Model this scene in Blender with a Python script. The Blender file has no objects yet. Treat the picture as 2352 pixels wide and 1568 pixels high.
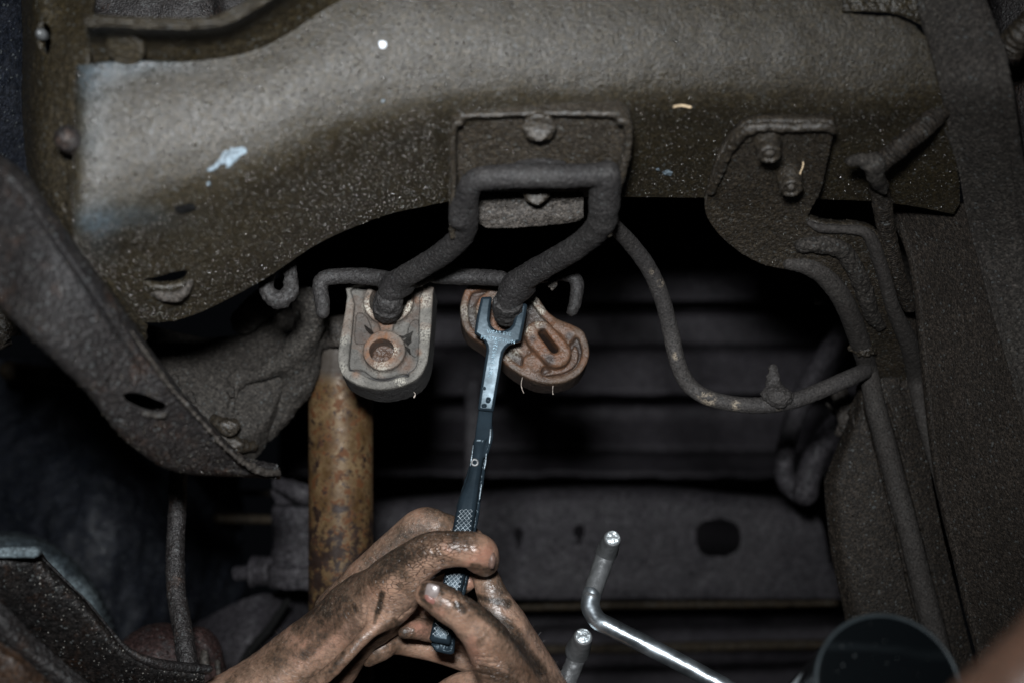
import bpy, math, random
import numpy as np
from mathutils import Vector, Matrix
random.seed(7)
import time; _T0 = time.time()
S = bpy.context.scene
COL = S.collection
# ------------------------------------------------------------------ camera, light, exposure
cam_d = bpy.data.cameras.new('camera'); cam = bpy.data.objects.new('camera', cam_d); COL.objects.link(cam)
cam.location = (0, 0, 0); cam.rotation_euler = (math.radians(90), 0, 0)
cam_d.lens = 50; cam_d.sensor_width = 36; cam_d.clip_start = 0.05; cam_d.clip_end = 50
cam_d.dof.use_dof = True; cam_d.dof.focus_distance = 0.785; cam_d.dof.aperture_fstop = 4.6
S.camera = cam
W = bpy.data.worlds.new('World'); S.world = W; W.use_nodes = True
W.node_tree.nodes['Background'].inputs[0].default_value = (0.7, 0.8, 1.0, 1)
W.node_tree.nodes['Background'].inputs[1].default_value = 0.002
S.view_settings.view_transform = 'Standard'; S.view_settings.look = 'None'
S.view_settings.exposure = 0; S.view_settings.gamma = 1
def area(name, loc, target, power, sx, sy, col):
    l = bpy.data.lights.new(name, 'AREA'); l.shape = 'RECTANGLE'; l.size = sx; l.size_y = sy
    l.energy = power; l.color = col
    o = bpy.data.objects.new(name, l); COL.objects.link(o); o.location = loc
    o.rotation_euler = (Vector(target) - Vector(loc)).to_track_quat('-Z', 'Y').to_euler()
    return o
fl = area('flash', (-0.03, 0.0, 0.105), (-0.10, 0.80, 0.03), 2.15, 0.07, 0.045, (0.95, 0.975, 1.0)); fl.data.spread = math.radians(78)
# ------------------------------------------------------------------ pixel/depth to place
K = 0.72 / 2352.0
def C(u, v, d): return np.array([(u - 1176.0) * K * d, d, (784.0 - v) * K * d])
def uv_of(p):
    p = np.asarray(p); d = p[..., 1]
    return p[..., 0] / (K * d) + 1176.0, 784.0 - p[..., 2] / (K * d), d
def crs(a, n):
    """Catmull-Rom resample along axis 0 to n samples"""
    a = np.asarray(a, float); m = len(a)
    if m == 2:
        t = np.linspace(0, 1, n).reshape((-1,) + (1,) * (a.ndim - 1)); return a[0] * (1 - t) + a[1] * t
    t = np.linspace(0, m - 1, n); i = np.minimum(t.astype(int), m - 2); f = (t - i).reshape((-1,) + (1,) * (a.ndim - 1))
    p1 = a[i]; p2 = a[i + 1]
    p0 = np.where((i > 0).reshape(f.shape), a[np.maximum(i - 1, 0)], 2 * p1 - p2)
    p3 = np.where((i < m - 2).reshape(f.shape), a[np.minimum(i + 2, m - 1)], 2 * p2 - p1)
    return 0.5 * ((2 * p1) + (p2 - p0) * f + (2 * p0 - 5 * p1 + 4 * p2 - p3) * f ** 2 + (3 * p1 - p0 - 3 * p2 + p3) * f ** 3)
# ------------------------------------------------------------------ noise
def _h(ix, iy, iz, s):
    n = (ix.astype(np.int64) * 374761393 + iy.astype(np.int64) * 668265263 + iz.astype(np.int64) * 2147483647 + s * 974711) & 0xffffffff
    n = ((n ^ (n >> 13)) * 1274126177) & 0xffffffff
    n = (n ^ (n >> 16)) & 0xffffffff
    return (n & 0xffff) / 32767.5 - 1.0
def vnoise(p, scale, s=0):
    q = np.asarray(p) * scale; i = np.floor(q).astype(np.int64); f = q - i; f = f * f * (3 - 2 * f)
    r = 0
    for a in (0, 1):
        wx = f[..., 0] if a else 1 - f[..., 0]
        for b in (0, 1):
            wy = f[..., 1] if b else 1 - f[..., 1]
            for c in (0, 1):
                wz = f[..., 2] if c else 1 - f[..., 2]
                r = r + wx * wy * wz * _h(i[..., 0] + a, i[..., 1] + b, i[..., 2] + c, s)
    return r
def fbm(p, scale, s=0, o=3):
    r = 0; a = 1.0
    for k in range(o):
        r = r + a * vnoise(p, scale * 2 ** k, s + k); a *= 0.5
    return r
# ------------------------------------------------------------------ meshes
def mesh_np(name, V, F, smooth=True, attrs=None):
    V = np.asarray(V, np.float32); F = np.asarray(F, np.int32); k = F.shape[1]
    me = bpy.data.meshes.new(name)
    me.vertices.add(len(V)); me.vertices.foreach_set('co', V.ravel())
    me.loops.add(F.size); me.loops.foreach_set('vertex_index', F.ravel())
    me.polygons.add(len(F)); me.polygons.foreach_set('loop_start', np.arange(0, F.size, k, dtype=np.int32))
    me.update(calc_edges=True)
    me.polygons.foreach_set('use_smooth', np.full(len(F), smooth)); me.validate()
    for an, av in (attrs or {}).items():
        at = me.attributes.new(an, 'FLOAT', 'POINT'); at.data.foreach_set('value', np.asarray(av, np.float32))
    return me
def vnormals(V, F):
    a = V[F[:, 0]]; n = np.cross(V[F[:, 2]] - a, V[F[:, -1]] - V[F[:, 1]])
    N = np.zeros_like(V)
    for j in range(F.shape[1]): np.add.at(N, F[:, j], n)
    return N / np.maximum(np.linalg.norm(N, axis=1, keepdims=True), 1e-12)
def tag(o, label=None, cat=None, group=None, kind=None):
    if label: o['label'] = label
    if cat: o['category'] = cat
    if group: o['group'] = group
    if kind: o['kind'] = kind
    return o
def thing(name, label, cat, at, group=None):
    o = bpy.data.objects.new(name, None); COL.objects.link(o); o.empty_display_size = 0.02
    o.location = tuple(at); return tag(o, label, cat, group)
def wloc(o):
    l = Vector(o.location)
    while o.parent: o = o.parent; l += Vector(o.location)
    return np.array(l)
def obj(name, VF, mat, parent=None, attrs=None, smooth=True, at=None, label=None):
    V, F = VF; V = np.asarray(V, float)
    base = wloc(parent) if parent is not None else np.zeros(3)
    org = V.mean(0) if at is None else np.asarray(at, float)
    me = mesh_np(name, V - org, F, smooth, attrs); me.materials.append(mat)
    o = bpy.data.objects.new(name, me); COL.objects.link(o)
    if parent is not None: o.parent = parent
    o.location = tuple(org - base)
    if label: o['label'] = label
    return o
# ------------------------------------------------------------------ lofted sheet with thickness and holes
def inpoly(u, v, poly):
    r = np.zeros(np.shape(u), bool); n = len(poly)
    for i in range(n):
        x1, y1 = poly[i]; x2, y2 = poly[(i + 1) % n]
        c = ((y1 > v) != (y2 > v)) & (u < (x2 - x1) * (v - y1) / ((y2 - y1) or 1e-9) + x1)
        r ^= c
    return r
def loft(secs, nu, nv, amp=0.0, ns=400, thick=0.003, holes=(), keep=None, seed=0, lump=0.0, fn=None):
    A = np.array(secs, float)
    A = crs(A, nu); A = np.swapaxes(crs(np.swapaxes(A, 0, 1), nv), 0, 1)
    P = np.stack([(A[..., 0] - 1176) * K * A[..., 2], A[..., 2], (784 - A[..., 1]) * K * A[..., 2]], -1)
    du = np.gradient(P, axis=0); dv = np.gradient(P, axis=1)
    N = np.cross(du, dv); N /= np.maximum(np.linalg.norm(N, axis=-1, keepdims=True), 1e-12)
    if np.mean(N[..., 1]) > 0: N = -N
    if amp: P = P + N * (fbm(P, ns, seed, 3) * amp)[..., None]
    if lump: P = P + N * (fbm(P, 45, seed + 9, 3) * lump)[..., None]
    if fn is not None: P = P + N * fn(A[..., 0], A[..., 1], P)[..., None]
    B = P - N * thick
    idx = np.arange(nu * nv).reshape(nu, nv)
    q = np.stack([idx[:-1, :-1], idx[1:, :-1], idx[1:, 1:], idx[:-1, 1:]], -1).reshape(-1, 4)
    cu = (A[:-1, :-1, 0] + A[1:, 1:, 0]).ravel() / 2; cv = (A[:-1, :-1, 1] + A[1:, 1:, 1]).ravel() / 2
    m = np.ones(len(q), bool)
    for h in holes: m &= ~inpoly(cu, cv, h)
    if keep is not None: m &= inpoly(cu, cv, keep)
    q = q[m]
    P = P.reshape(-1, 3); B = B.reshape(-1, 3)
    a = np.mean(np.cross(P[q[:, 1]] - P[q[:, 0]], P[q[:, 3]] - P[q[:, 0]])[:, 1])
    if a > 0: q = q[:, ::-1]
    e = np.concatenate([q[:, [i, (i + 1) % 4]] for i in range(4)])
    M = nu * nv
    k1 = e[:, 0].astype(np.int64) * M + e[:, 1]; k2 = e[:, 1].astype(np.int64) * M + e[:, 0]
    bd = e[~np.isin(k1, k2)]
    wall = np.stack([bd[:, 1], bd[:, 0], bd[:, 0] + M, bd[:, 1] + M], -1)
    F = np.concatenate([q, q[:, ::-1] + M, wall])
    V = np.concatenate([P, B]); used = np.unique(F); mp = np.zeros(len(V), int); mp[used] = np.arange(len(used))
    return V[used], mp[F]
# ------------------------------------------------------------------ distance fields
class Frame:
    """plane through pixel (u,v) at depth d; N points away from the lens"""
    def __init__(s, u, v, d, nx=0.0, nz=0.0, rot=0.0):
        s.O = C(u, v, d); N = np.array([nx, 1.0, nz]); s.N = N / np.linalg.norm(N)
        X = np.array([1.0, 0, 0]); X -= s.N * X.dot(s.N); X /= np.linalg.norm(X)
        Y = np.cross(X, s.N)
        c, q = math.cos(rot), math.sin(rot)
        s.X = X * c + Y * q; s.Y = Y * c - X * q
    def loc(s, u, v):
        r = C(u, v, 1.0); t = s.O.dot(s.N) / r.dot(s.N); p = r * t - s.O
        return np.array([p.dot(s.X), p.dot(s.Y)])
    def w(s, x, y, z=0.0): return s.O + s.X * x + s.Y * y + s.N * z
    def pt(s, u, v, z=0.0): x, y = s.loc(u, v); return s.w(x, y, z)
def polysd(x, y, poly):
    d = np.full(x.shape, 1e9); sg = np.ones(x.shape); n = len(poly)
    for i in range(n):
        a = poly[i]; b = poly[i - 1]; ex, ey = b[0] - a[0], b[1] - a[1]; wx, wy = x - a[0], y - a[1]
        t = np.clip((wx * ex + wy * ey) / (ex * ex + ey * ey + 1e-18), 0, 1)
        d = np.minimum(d, (wx - ex * t) ** 2 + (wy - ey * t) ** 2)
        c1 = y >= a[1]; c2 = y < b[1]; c3 = ex * wy > ey * wx
        sg = np.where((c1 & c2 & c3) | (~c1 & ~c2 & ~c3), -sg, sg)
    return sg * np.sqrt(d)
def closed(pts, n=4):
    """rounded closed outline through pts"""
    a = np.array(pts, float); m = len(a); out = []
    for i in range(m):
        p0, p1, p2, p3 = a[i - 1], a[i], a[(i + 1) % m], a[(i + 2) % m]
        for t in np.linspace(0, 1, n, endpoint=False):
            out.append(0.5 * (2 * p1 + (p2 - p0) * t + (2 * p0 - 5 * p1 + 4 * p2 - p3) * t * t + (3 * p1 - p0 - 3 * p2 + p3) * t ** 3))
    return np.array(out)
class Field:
    def __init__(s, h): s.h = h; s.ops = []
    def _add(s, fn, lo, hi, k, mode): s.ops.append((fn, np.array(lo), np.array(hi), k, mode)); return s
    def chain(s, pts, k=0.003, mode='add', n=None, curve=True, fr=None):
        """pts (u,v,d,r_px) -> tube of varying radius"""
        a = np.array(pts, float)
        if curve and len(a) > 2: a = crs(a, n or (len(a) - 1) * 4 + 1)
        P = np.stack([C(*q[:3]) for q in a]); R = a[:, 3] * K * a[:, 2]
        def fn(g):
            d = np.full(g.shape[:3], 1.0, np.float32); o = g[0, 0, 0]; hh = s.h; mm = k + 3 * hh
            for i in range(len(P) - 1):
                rm = max(R[i], R[i + 1]) + mm
                i0 = np.maximum(((np.minimum(P[i], P[i + 1]) - rm - o) / hh).astype(int), 0); i1 = ((np.maximum(P[i], P[i + 1]) + rm - o) / hh).astype(int) + 2
                if (i1 <= 0).any(): continue
                sl = tuple(slice(x, y) for x, y in zip(i0, i1)); gg = g[sl]
                if gg.size == 0: continue
                ba = (P[i + 1] - P[i]).astype(np.float32); pa = gg - P[i].astype(np.float32)
                t = np.clip((pa @ ba) / (ba @ ba + 1e-18), 0, 1)
                pa -= t[..., None] * ba
                d[sl] = np.minimum(d[sl], np.sqrt(np.einsum('...i,...i', pa, pa)) - (R[i] + (R[i + 1] - R[i]) * t))
            return d
        return s._add(fn, (P - R[:, None]).min(0), (P + R[:, None]).max(0), k, mode)
    def cyl(s, a, b, r, k=0.001, mode='add', rnd=0.0005, r2=None):
        a = np.array(a, float); b = np.array(b, float); L = np.linalg.norm(b - a); ax = (b - a) / L; r2 = r if r2 is None else r2
        def fn(g):
            pa = g - a; t = pa @ ax; q = np.sqrt(np.maximum(((pa - t[..., None] * ax) ** 2).sum(-1), 0))
            rr = r + (r2 - r) * np.clip(t / L, 0, 1)
            x = q - rr + rnd; y = np.abs(t - L / 2) - L / 2 + rnd
            return np.minimum(np.maximum(x, y), 0) + np.sqrt(np.maximum(x, 0) ** 2 + np.maximum(y, 0) ** 2) - rnd
        R = max(r, r2)
        return s._add(fn, np.minimum(a, b) - R, np.maximum(a, b) + R, k, mode)
    def prism(s, fr, poly, z0, z1, k=0.001, mode='add', rnd=0.0008, px=True, taper=0.0):
        q = np.array([fr.loc(*p) for p in poly]) if px else np.array(poly, float)
        def fn(g):
            p = g - fr.O; x = p @ fr.X; y = p @ fr.Y; z = p @ fr.N
            d = polysd(x, y, q) + (z - z0) * taper + rnd; e = np.abs(z - (z0 + z1) / 2) - (z1 - z0) / 2 + rnd
            return np.minimum(np.maximum(d, e), 0) + np.sqrt(np.maximum(d, 0) ** 2 + np.maximum(e, 0) ** 2) - rnd
        c = np.array([fr.w(x, y, z) for x, y in q for z in (z0, z1)])
        return s._add(fn, c.min(0), c.max(0), k, mode)
    def ball(s, c, rad, k=0.003, mode='add', R=None):
        c = np.array(c, float); rad = np.array(rad, float); m = rad.min()
        R = np.eye(3) if R is None else np.array(R)
        def fn(g):
            p = (g - c) @ R.T; q = np.sqrt(((p / rad) ** 2).sum(-1)); q2 = np.sqrt(((p / rad ** 2) ** 2).sum(-1))
            return q * (q - 1) / np.maximum(q2, 1e-6)
        return s._add(fn, c - rad.max(), c + rad.max(), k, mode)
    def build(s, amp=0.0, ns=400, lump=0.0, ls=90, seed=0, clip=None):
        h = s.h; adds = [o for o in s.ops if o[4] == 'add']
        lo = np.min([o[1] for o in adds], 0) - 3 * h; hi = np.max([o[2] for o in adds], 0) + 3 * h
        if clip is not None: lo = np.maximum(lo, clip[0]); hi = np.minimum(hi, clip[1])
        n = np.ceil((hi - lo) / h).astype(int) + 1
        G = np.full(n, 1.0, np.float32)
        ax = [(lo[i] + np.arange(n[i]) * h).astype(np.float32) for i in range(3)]
        for fn, a, b, k, mode in s.ops:
            m = k + 3 * h
            i0 = np.maximum(((a - m - lo) / h).astype(int), 0); i1 = np.minimum(((b + m - lo) / h).astype(int) + 2, n)
            if (i1 <= i0).any(): continue
            sl = tuple(slice(x, y) for x, y in zip(i0, i1))
            g = np.stack(np.meshgrid(*[ax[j][sl[j]] for j in range(3)], indexing='ij'), -1)
            d = fn(g); o = G[sl]
            if mode == 'add':
                hh = np.maximum(k - np.abs(o - d), 0) / max(k, 1e-9); G[sl] = np.minimum(o, d) - hh * hh * k / 4
            else:
                hh = np.maximum(k - np.abs(-o - d), 0) / max(k, 1e-9); G[sl] = np.maximum(o, -d) + hh * hh * k / 4
        V, F = nets(G, lo, h)
        if amp or lump:
            N = vnormals(V, F)
            if lump: V = V + N * (fbm(V, ls, seed + 5, 2) * lump)[:, None]
            if amp: V = V + N * (fbm(V, ns, seed, 3) * amp)[:, None]
        return V, F
def nets(G, lo, h):
    I = G < 0; n = G.shape
    cs = [(a, b, c) for a in (0, 1) for b in (0, 1) for c in (0, 1)]
    sub = lambda A, c: A[c[0]:n[0] - 1 + c[0], c[1]:n[1] - 1 + c[1], c[2]:n[2] - 1 + c[2]]
    cnt = sum(sub(I, c).astype(np.int8) for c in cs)
    act = np.argwhere((cnt > 0) & (cnt < 8)); m = len(act)
    val = np.stack([G[act[:, 0] + c[0], act[:, 1] + c[1], act[:, 2] + c[2]] for c in cs], 1)
    acc = np.zeros((m, 3)); num = np.zeros(m)
    for i, a in enumerate(cs):
        for j, b in enumerate(cs):
            if j > i and sum(abs(x - y) for x, y in zip(a, b)) == 1:
                va, vb = val[:, i], val[:, j]; s = (va < 0) != (vb < 0)
                t = np.where(s, va / np.where(s, va - vb, 1), 0)
                p = np.array(a) + t[:, None] * (np.array(b) - np.array(a))
                acc += np.where(s[:, None], p, 0); num += s
    V = lo + (act + acc / num[:, None]) * h
    ix = np.full((n[0] - 1, n[1] - 1, n[2] - 1), -1, np.int32); ix[act[:, 0], act[:, 1], act[:, 2]] = np.arange(m)
    F = []
    for d in range(3):
        o = [(1, 2), (2, 0), (0, 1)][d]
        s0 = [slice(None)] * 3; s1 = [slice(None)] * 3; s0[d] = slice(0, -1); s1[d] = slice(1, None)
        A = I[tuple(s0)]; B = I[tuple(s1)]; e = np.argwhere(A != B)
        e = e[(e[:, o[0]] > 0) & (e[:, o[1]] > 0) & (e[:, o[0]] < n[o[0]] - 1) & (e[:, o[1]] < n[o[1]] - 1)]
        ins = A[e[:, 0], e[:, 1], e[:, 2]]
        q = []
        for a, b in ((0, 0), (1, 0), (1, 1), (0, 1)):
            t = e.copy(); t[:, o[0]] -= a; t[:, o[1]] -= b; q.append(ix[t[:, 0], t[:, 1], t[:, 2]])
        q = np.stack(q, 1); q[~ins] = q[~ins][:, ::-1]; F.append(q)
    F = np.concatenate(F)
    return V, F
# ------------------------------------------------------------------ materials
def nd(nt, t, **kw):
    n = nt.nodes.new(t)
    for k, v in kw.items():
        if k in n.inputs.keys(): n.inputs[k].default_value = v
        else: setattr(n, k, v)
    return n
def newmat(name):
    m = bpy.data.materials.new(name); m.use_nodes = True; nt = m.node_tree
    return m, nt, nt.nodes['Principled BSDF'], nt.links.new, nd(nt, 'ShaderNodeTexCoord')
def noise(nt, L, co, scale, detail=3, rough=.55, dist=0.0):
    n = nd(nt, 'ShaderNodeTexNoise'); n.inputs['Scale'].default_value = scale; n.inputs['Detail'].default_value = detail
    n.inputs['Roughness'].default_value = rough; n.inputs['Distortion'].default_value = dist; L(co, n.inputs['Vector']); return n.outputs['Fac']
def ramp(nt, L, x, a, b, lo=0.0, hi=1.0):
    n = nd(nt, 'ShaderNodeMapRange', clamp=True); L(x, n.inputs[0])
    for i, v in zip((1, 2, 3, 4), (a, b, lo, hi)): n.inputs[i].default_value = v
    return n.outputs[0]
def mix(nt, L, f, a, b, blend='MIX'):
    n = nd(nt, 'ShaderNodeMix', data_type='RGBA', blend_type=blend)
    if isinstance(f, (int, float)): n.inputs[0].default_value = f
    else: L(f, n.inputs[0])
    for i, x in ((6, a), (7, b)):
        if isinstance(x, tuple): n.inputs[i].default_value = x + (1,)
        else: L(x, n.inputs[i])
    return n.outputs[2]
def mth(nt, L, op, a, b=None):
    n = nd(nt, 'ShaderNodeMath', operation=op)
    for i, x in enumerate((a, b)):
        if x is None: continue
        if isinstance(x, (int, float)): n.inputs[i].default_value = x
        else: L(x, n.inputs[i])
    return n.outputs[0]
def bump(nt, L, h, dist, strength=1.0, normal=None):
    n = nd(nt, 'ShaderNodeBump'); n.inputs['Distance'].default_value = dist; n.inputs['Strength'].default_value = strength
    L(h, n.inputs['Height'])
    if normal is not None: L(normal, n.inputs['Normal'])
    return n.outputs[0]
def attr(nt, name): return nd(nt, 'ShaderNodeAttribute', attribute_name=name).outputs['Fac']
def grime(name, c1, c2,  grain=450, gb=.0006, rough=(.42, .7), drops=0.0, patch=14, dscale=420, spec=.5, c3=None, rust=None, coarse=0.0, cell=900, salt=.8, wet=False):
    """dust caked on oily steel: patchy colour, sandy relief, optional shiny oil droplets"""
    m, nt, B, L, tc = newmat(name); co = tc.outputs['Object']
    big = ramp(nt, L, noise(nt, L, co, patch, 4, .6), .35, .65)
    col = mix(nt, L, big, c1, c2)
    if c3: col = mix(nt, L, ramp(nt, L, noise(nt, L, co, patch * 3.1, 4, .65), .55, .7), col, c3)
    if rust: col = mix(nt, L, attr(nt, 'rust'), col, rust)
    g = noise(nt, L, co, grain, 3, .6)
    col = mix(nt, L, ramp(nt, L, g, .36, .5, 1, 0), col, tuple(x * .55 for x in c1))
    col = mix(nt, L, ramp(nt, L, g, .62, .72, 0, .45), col, tuple(min(1, x * 2.0 + .01) for x in c2))
    vg = nd(nt, 'ShaderNodeTexVoronoi'); vg.inputs['Scale'].default_value = cell; L(co, vg.inputs['Vector'])
    sg = nd(nt, 'ShaderNodeSeparateColor'); L(vg.outputs['Color'], sg.inputs[0])
    gv = mth(nt, L, 'MULTIPLY_ADD', mth(nt, L, 'POWER', sg.outputs[0], 2.2), 1.5 * salt); gv.node.inputs[2].default_value = 1 - .45 * salt
    cg = nd(nt, 'ShaderNodeVectorMath', operation='SCALE'); L(col, cg.inputs[0]); L(gv, cg.inputs[3]); col = cg.outputs[0]
    col = mix(nt, L, ramp(nt, L, sg.outputs[1], .975, .98, 0, .5 * salt), col, (.10, .11, .11))
    L(col, B.inputs['Base Color'])
    r = ramp(nt, L, noise(nt, L, co, grain * .6, 2), .3, .7, rough[0], rough[1])
    r = mth(nt, L, 'SUBTRACT', r, mth(nt, L, 'MULTIPLY', sg.outputs[2], .16 * salt))
    if wet: col2 = mix(nt, L, mth(nt, L, 'MULTIPLY', attr(nt, 'sheen_tint'), ramp(nt, L, sg.outputs[0], .1, .7, .35, 1)), col, (.045, .057, .065)); L(col2, B.inputs['Base Color'])  # blue-grey flash sheen mixed into the base colour
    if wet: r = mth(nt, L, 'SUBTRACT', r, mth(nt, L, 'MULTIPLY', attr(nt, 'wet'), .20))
    nrm = bump(nt, L, g, gb)
    h2 = mth(nt, L, 'MULTIPLY', sg.outputs[0], salt); nrm = bump(nt, L, mth(nt, L, 'SUBTRACT', h2, vg.outputs['Distance']), gb * .45, 1.0, nrm)
    if coarse: nrm = bump(nt, L, noise(nt, L, co, grain * .28, 3), coarse, 1.0, nrm)
    if drops:
        v = nd(nt, 'ShaderNodeTexVoronoi'); v.inputs['Scale'].default_value = dscale; v.inputs['Randomness'].default_value = 1; L(co, v.inputs['Vector'])
        sep = nd(nt, 'ShaderNodeSeparateColor'); L(v.outputs['Color'], sep.inputs[0])
        pick = mth(nt, L, 'LESS_THAN', sep.outputs[0], drops)
        size = mth(nt, L, 'MULTIPLY_ADD', sep.outputs[1], .18); size.node.inputs[2].default_value = .16
        d = mth(nt, L, 'DIVIDE', v.outputs['Distance'], size)
        dome = mth(nt, L, 'SQRT', mth(nt, L, 'MAXIMUM', mth(nt, L, 'SUBTRACT', 1.0, mth(nt, L, 'MULTIPLY', d, d)), 0.0))
        dome = mth(nt, L, 'MULTIPLY', dome, pick)
        nrm = bump(nt, L, dome, .0007, 1.0, nrm)
        on = mth(nt, L, 'GREATER_THAN', dome, .02)
        mr = nd(nt, 'ShaderNodeMix', data_type='FLOAT'); L(on, mr.inputs[0]); L(r, mr.inputs[2]); mr.inputs[3].default_value = .22
        r = mr.outputs[0]
    L(r, B.inputs['Roughness']); L(nrm, B.inputs['Normal']); B.inputs['Specular IOR Level'].default_value = spec
    return m
M = {}
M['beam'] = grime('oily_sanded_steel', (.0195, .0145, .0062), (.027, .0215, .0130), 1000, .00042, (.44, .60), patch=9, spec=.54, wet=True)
M['grime'] = grime('caked_road_grime', (.032, .027, .022), (.050, .043, .037), 620, .0006, (.55, .85), drops=.06, patch=22, spec=.4, coarse=.001)
M['grime_brown'] = grime('brown_oily_grime', (.020, .0145, .008), (.032, .0255, .018), 850, .0005, (.45, .65), patch=18, spec=.7)
M['dust'] = grime('dry_grey_dust', (.026, .0225, .0195), (.038, .034, .0295), 620, .0006, (.7, .95), patch=12, spec=.25)
M['dustbrown'] = grime('sandy_brown_dust', (.019, .015, .0115), (.030, .024, .019), 700, .0006, (.6, .85), patch=14, spec=.3)
M['pipedust'] = grime('pale_pipe_dust', (.034, .030, .0275), (.046, .042, .038), 900, .0003, (.7, .95), patch=14, spec=.25, salt=.35)
M['rail'] = grime('speckled_rail_grime', (.014, .0108, .0078), (.023, .018, .0135), 800, .0006, (.6, .85), patch=14, spec=.3, salt=1.0, dscale=600, drops=.08)
M['darkmetal'] = grime('dark_undercoat', (.014, .012, .012), (.024, .021, .020), 850, .0006, (.45, .7), drops=.05, patch=16, spec=.45, c3=(.05, .028, .018))
M['pan'] = grime('ribbed_pan_paint', (.030, .027, .032), (.044, .040, .045), 300, .0003, (.6, .85), patch=10, spec=.25)
M['armsteel'] = grime('blackened_arm_steel', (.0085, .0078, .0082), (.016, .0135, .0125), 850, .0005, (.45, .65), patch=18, spec=.4, c3=(.032, .018, .012))
M['blackarm'] = grime('scuffed_black_arm', (.006, .0055, .0055), (.011, .009, .008), 500, .0003, (.45, .65), patch=30, spec=.35, salt=.9, c3=(.014, .007, .004))
M['far'] = grime('far_painted_pan', (.024, .022, .026), (.036, .033, .036), 300, .0003, (.6, .85), patch=10, spec=.25)
M['farbrown'] = grime('far_rusty_pan', (.020, .014, .007), (.028, .02, .011), 300, .0003, (.6, .85), patch=10, spec=.25)
M['blue'] = grime('dark_blue_liner', (.0055, .0075, .012), (.011, .0125, .017), 300, .0003, (.55, .8), patch=8, spec=.3)
M['tyre'] = grime('dusty_tyre_rubber', (.045, .060, .070), (.10, .125, .135), 60, .0008, (.6, .85), patch=25, spec=.3)
M['redrust'] = grime('red_primer_rust', (.022, .011, .010), (.034, .019, .017), 500, .0005, (.5, .8), patch=20, spec=.35, drops=.08, c3=(.022, .021, .022))
M['rustdark'] = grime('dark_rust', (.020, .010, .005), (.035, .018, .009), 700, .0004, (.5, .8), patch=25, spec=.35)
M['rod'] = grime('sooty_rubber_coat', (.018, .0165, .0165), (.030, .028, .027), 1300, .0003, (.55, .8), drops=.05, dscale=800, patch=30, spec=.35, salt=.5)
M['hose'] = grime('dusty_black_hose', (.038, .035, .034), (.055, .050, .047), 1100, .0003, (.6, .85), patch=30, spec=.35, salt=.4, rust=(.30, .25, .19))
def m_gold():
    m, nt, B, L, tc = newmat('rusted_gold_paint'); co = tc.outputs['Object']
    n1 = noise(nt, L, co, 45, 5, .65); n2 = noise(nt, L, co, 170, 5, .6, .5)
    col = mix(nt, L, ramp(nt, L, n1, .38, .6), (.065, .036, .014), (.15, .10, .05))
    col = mix(nt, L, ramp(nt, L, n2, .52, .60), col, (.09, .035, .012))
    sep = nd(nt, 'ShaderNodeSeparateXYZ'); L(co, sep.inputs[0])
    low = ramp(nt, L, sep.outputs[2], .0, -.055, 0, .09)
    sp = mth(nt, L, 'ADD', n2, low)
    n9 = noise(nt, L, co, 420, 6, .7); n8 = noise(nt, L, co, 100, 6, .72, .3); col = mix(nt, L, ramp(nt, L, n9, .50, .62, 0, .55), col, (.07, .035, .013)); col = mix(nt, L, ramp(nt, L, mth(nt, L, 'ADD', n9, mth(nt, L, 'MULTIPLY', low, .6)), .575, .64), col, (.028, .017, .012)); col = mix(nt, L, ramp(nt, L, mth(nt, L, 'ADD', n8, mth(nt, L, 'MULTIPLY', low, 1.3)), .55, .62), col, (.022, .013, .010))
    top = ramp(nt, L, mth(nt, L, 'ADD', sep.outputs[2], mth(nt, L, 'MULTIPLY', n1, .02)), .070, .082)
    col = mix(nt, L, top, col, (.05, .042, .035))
    L(col, B.inputs['Base Color']); L(ramp(nt, L, n2, .4, .6, .38, .7), B.inputs['Roughness'])
    L(bump(nt, L, n2, .00025, .8), B.inputs['Normal']); B.inputs['Specular IOR Level'].default_value = .3; B.inputs['Metallic'].default_value = .15
    return m
M['gold'] = m_gold()
def m_iso(name, base, hi, rustc, rough):
    m, nt, B, L, tc = newmat(name); co = tc.outputs['Object']
    n1 = noise(nt, L, co, 90, 5, .65); n2 = noise(nt, L, co, 900, 4, .65); n3 = noise(nt, L, co, 260, 4, .6)
    col = mix(nt, L, ramp(nt, L, n1, .35, .65), base, hi)
    rf = mth(nt, L, 'MULTIPLY', attr(nt, 'rust'), ramp(nt, L, n3, .3, .6, .35, 1.0))
    col = mix(nt, L, rf, col, rustc)
    col = mix(nt, L, mth(nt, L, 'MULTIPLY', attr(nt, 'pale'), ramp(nt, L, n2, .46, .56)), col, (.42, .40, .34))
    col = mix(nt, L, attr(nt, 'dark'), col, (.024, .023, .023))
    col = mix(nt, L, ramp(nt, L, n2, .34, .44, .7, 0), col, tuple(x * .3 for x in base))
    L(col, B.inputs['Base Color']); L(ramp(nt, L, n3, .35, .65, *rough), B.inputs['Roughness'])
    h = mth(nt, L, 'ADD', n2, mth(nt, L, 'MULTIPLY', n3, 1.5)); L(bump(nt, L, h, .0005), B.inputs['Normal'])
    return m
M['iso1'] = m_iso('grey_weathered_rubber', (.072, .068, .060), (.170, .160, .142), (.17, .078, .038), (.6, .85))
M['iso2'] = m_iso('rust_stained_rubber', (.050, .036, .027), (.10, .070, .050), (.15, .066, .032), (.28, .5))
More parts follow.
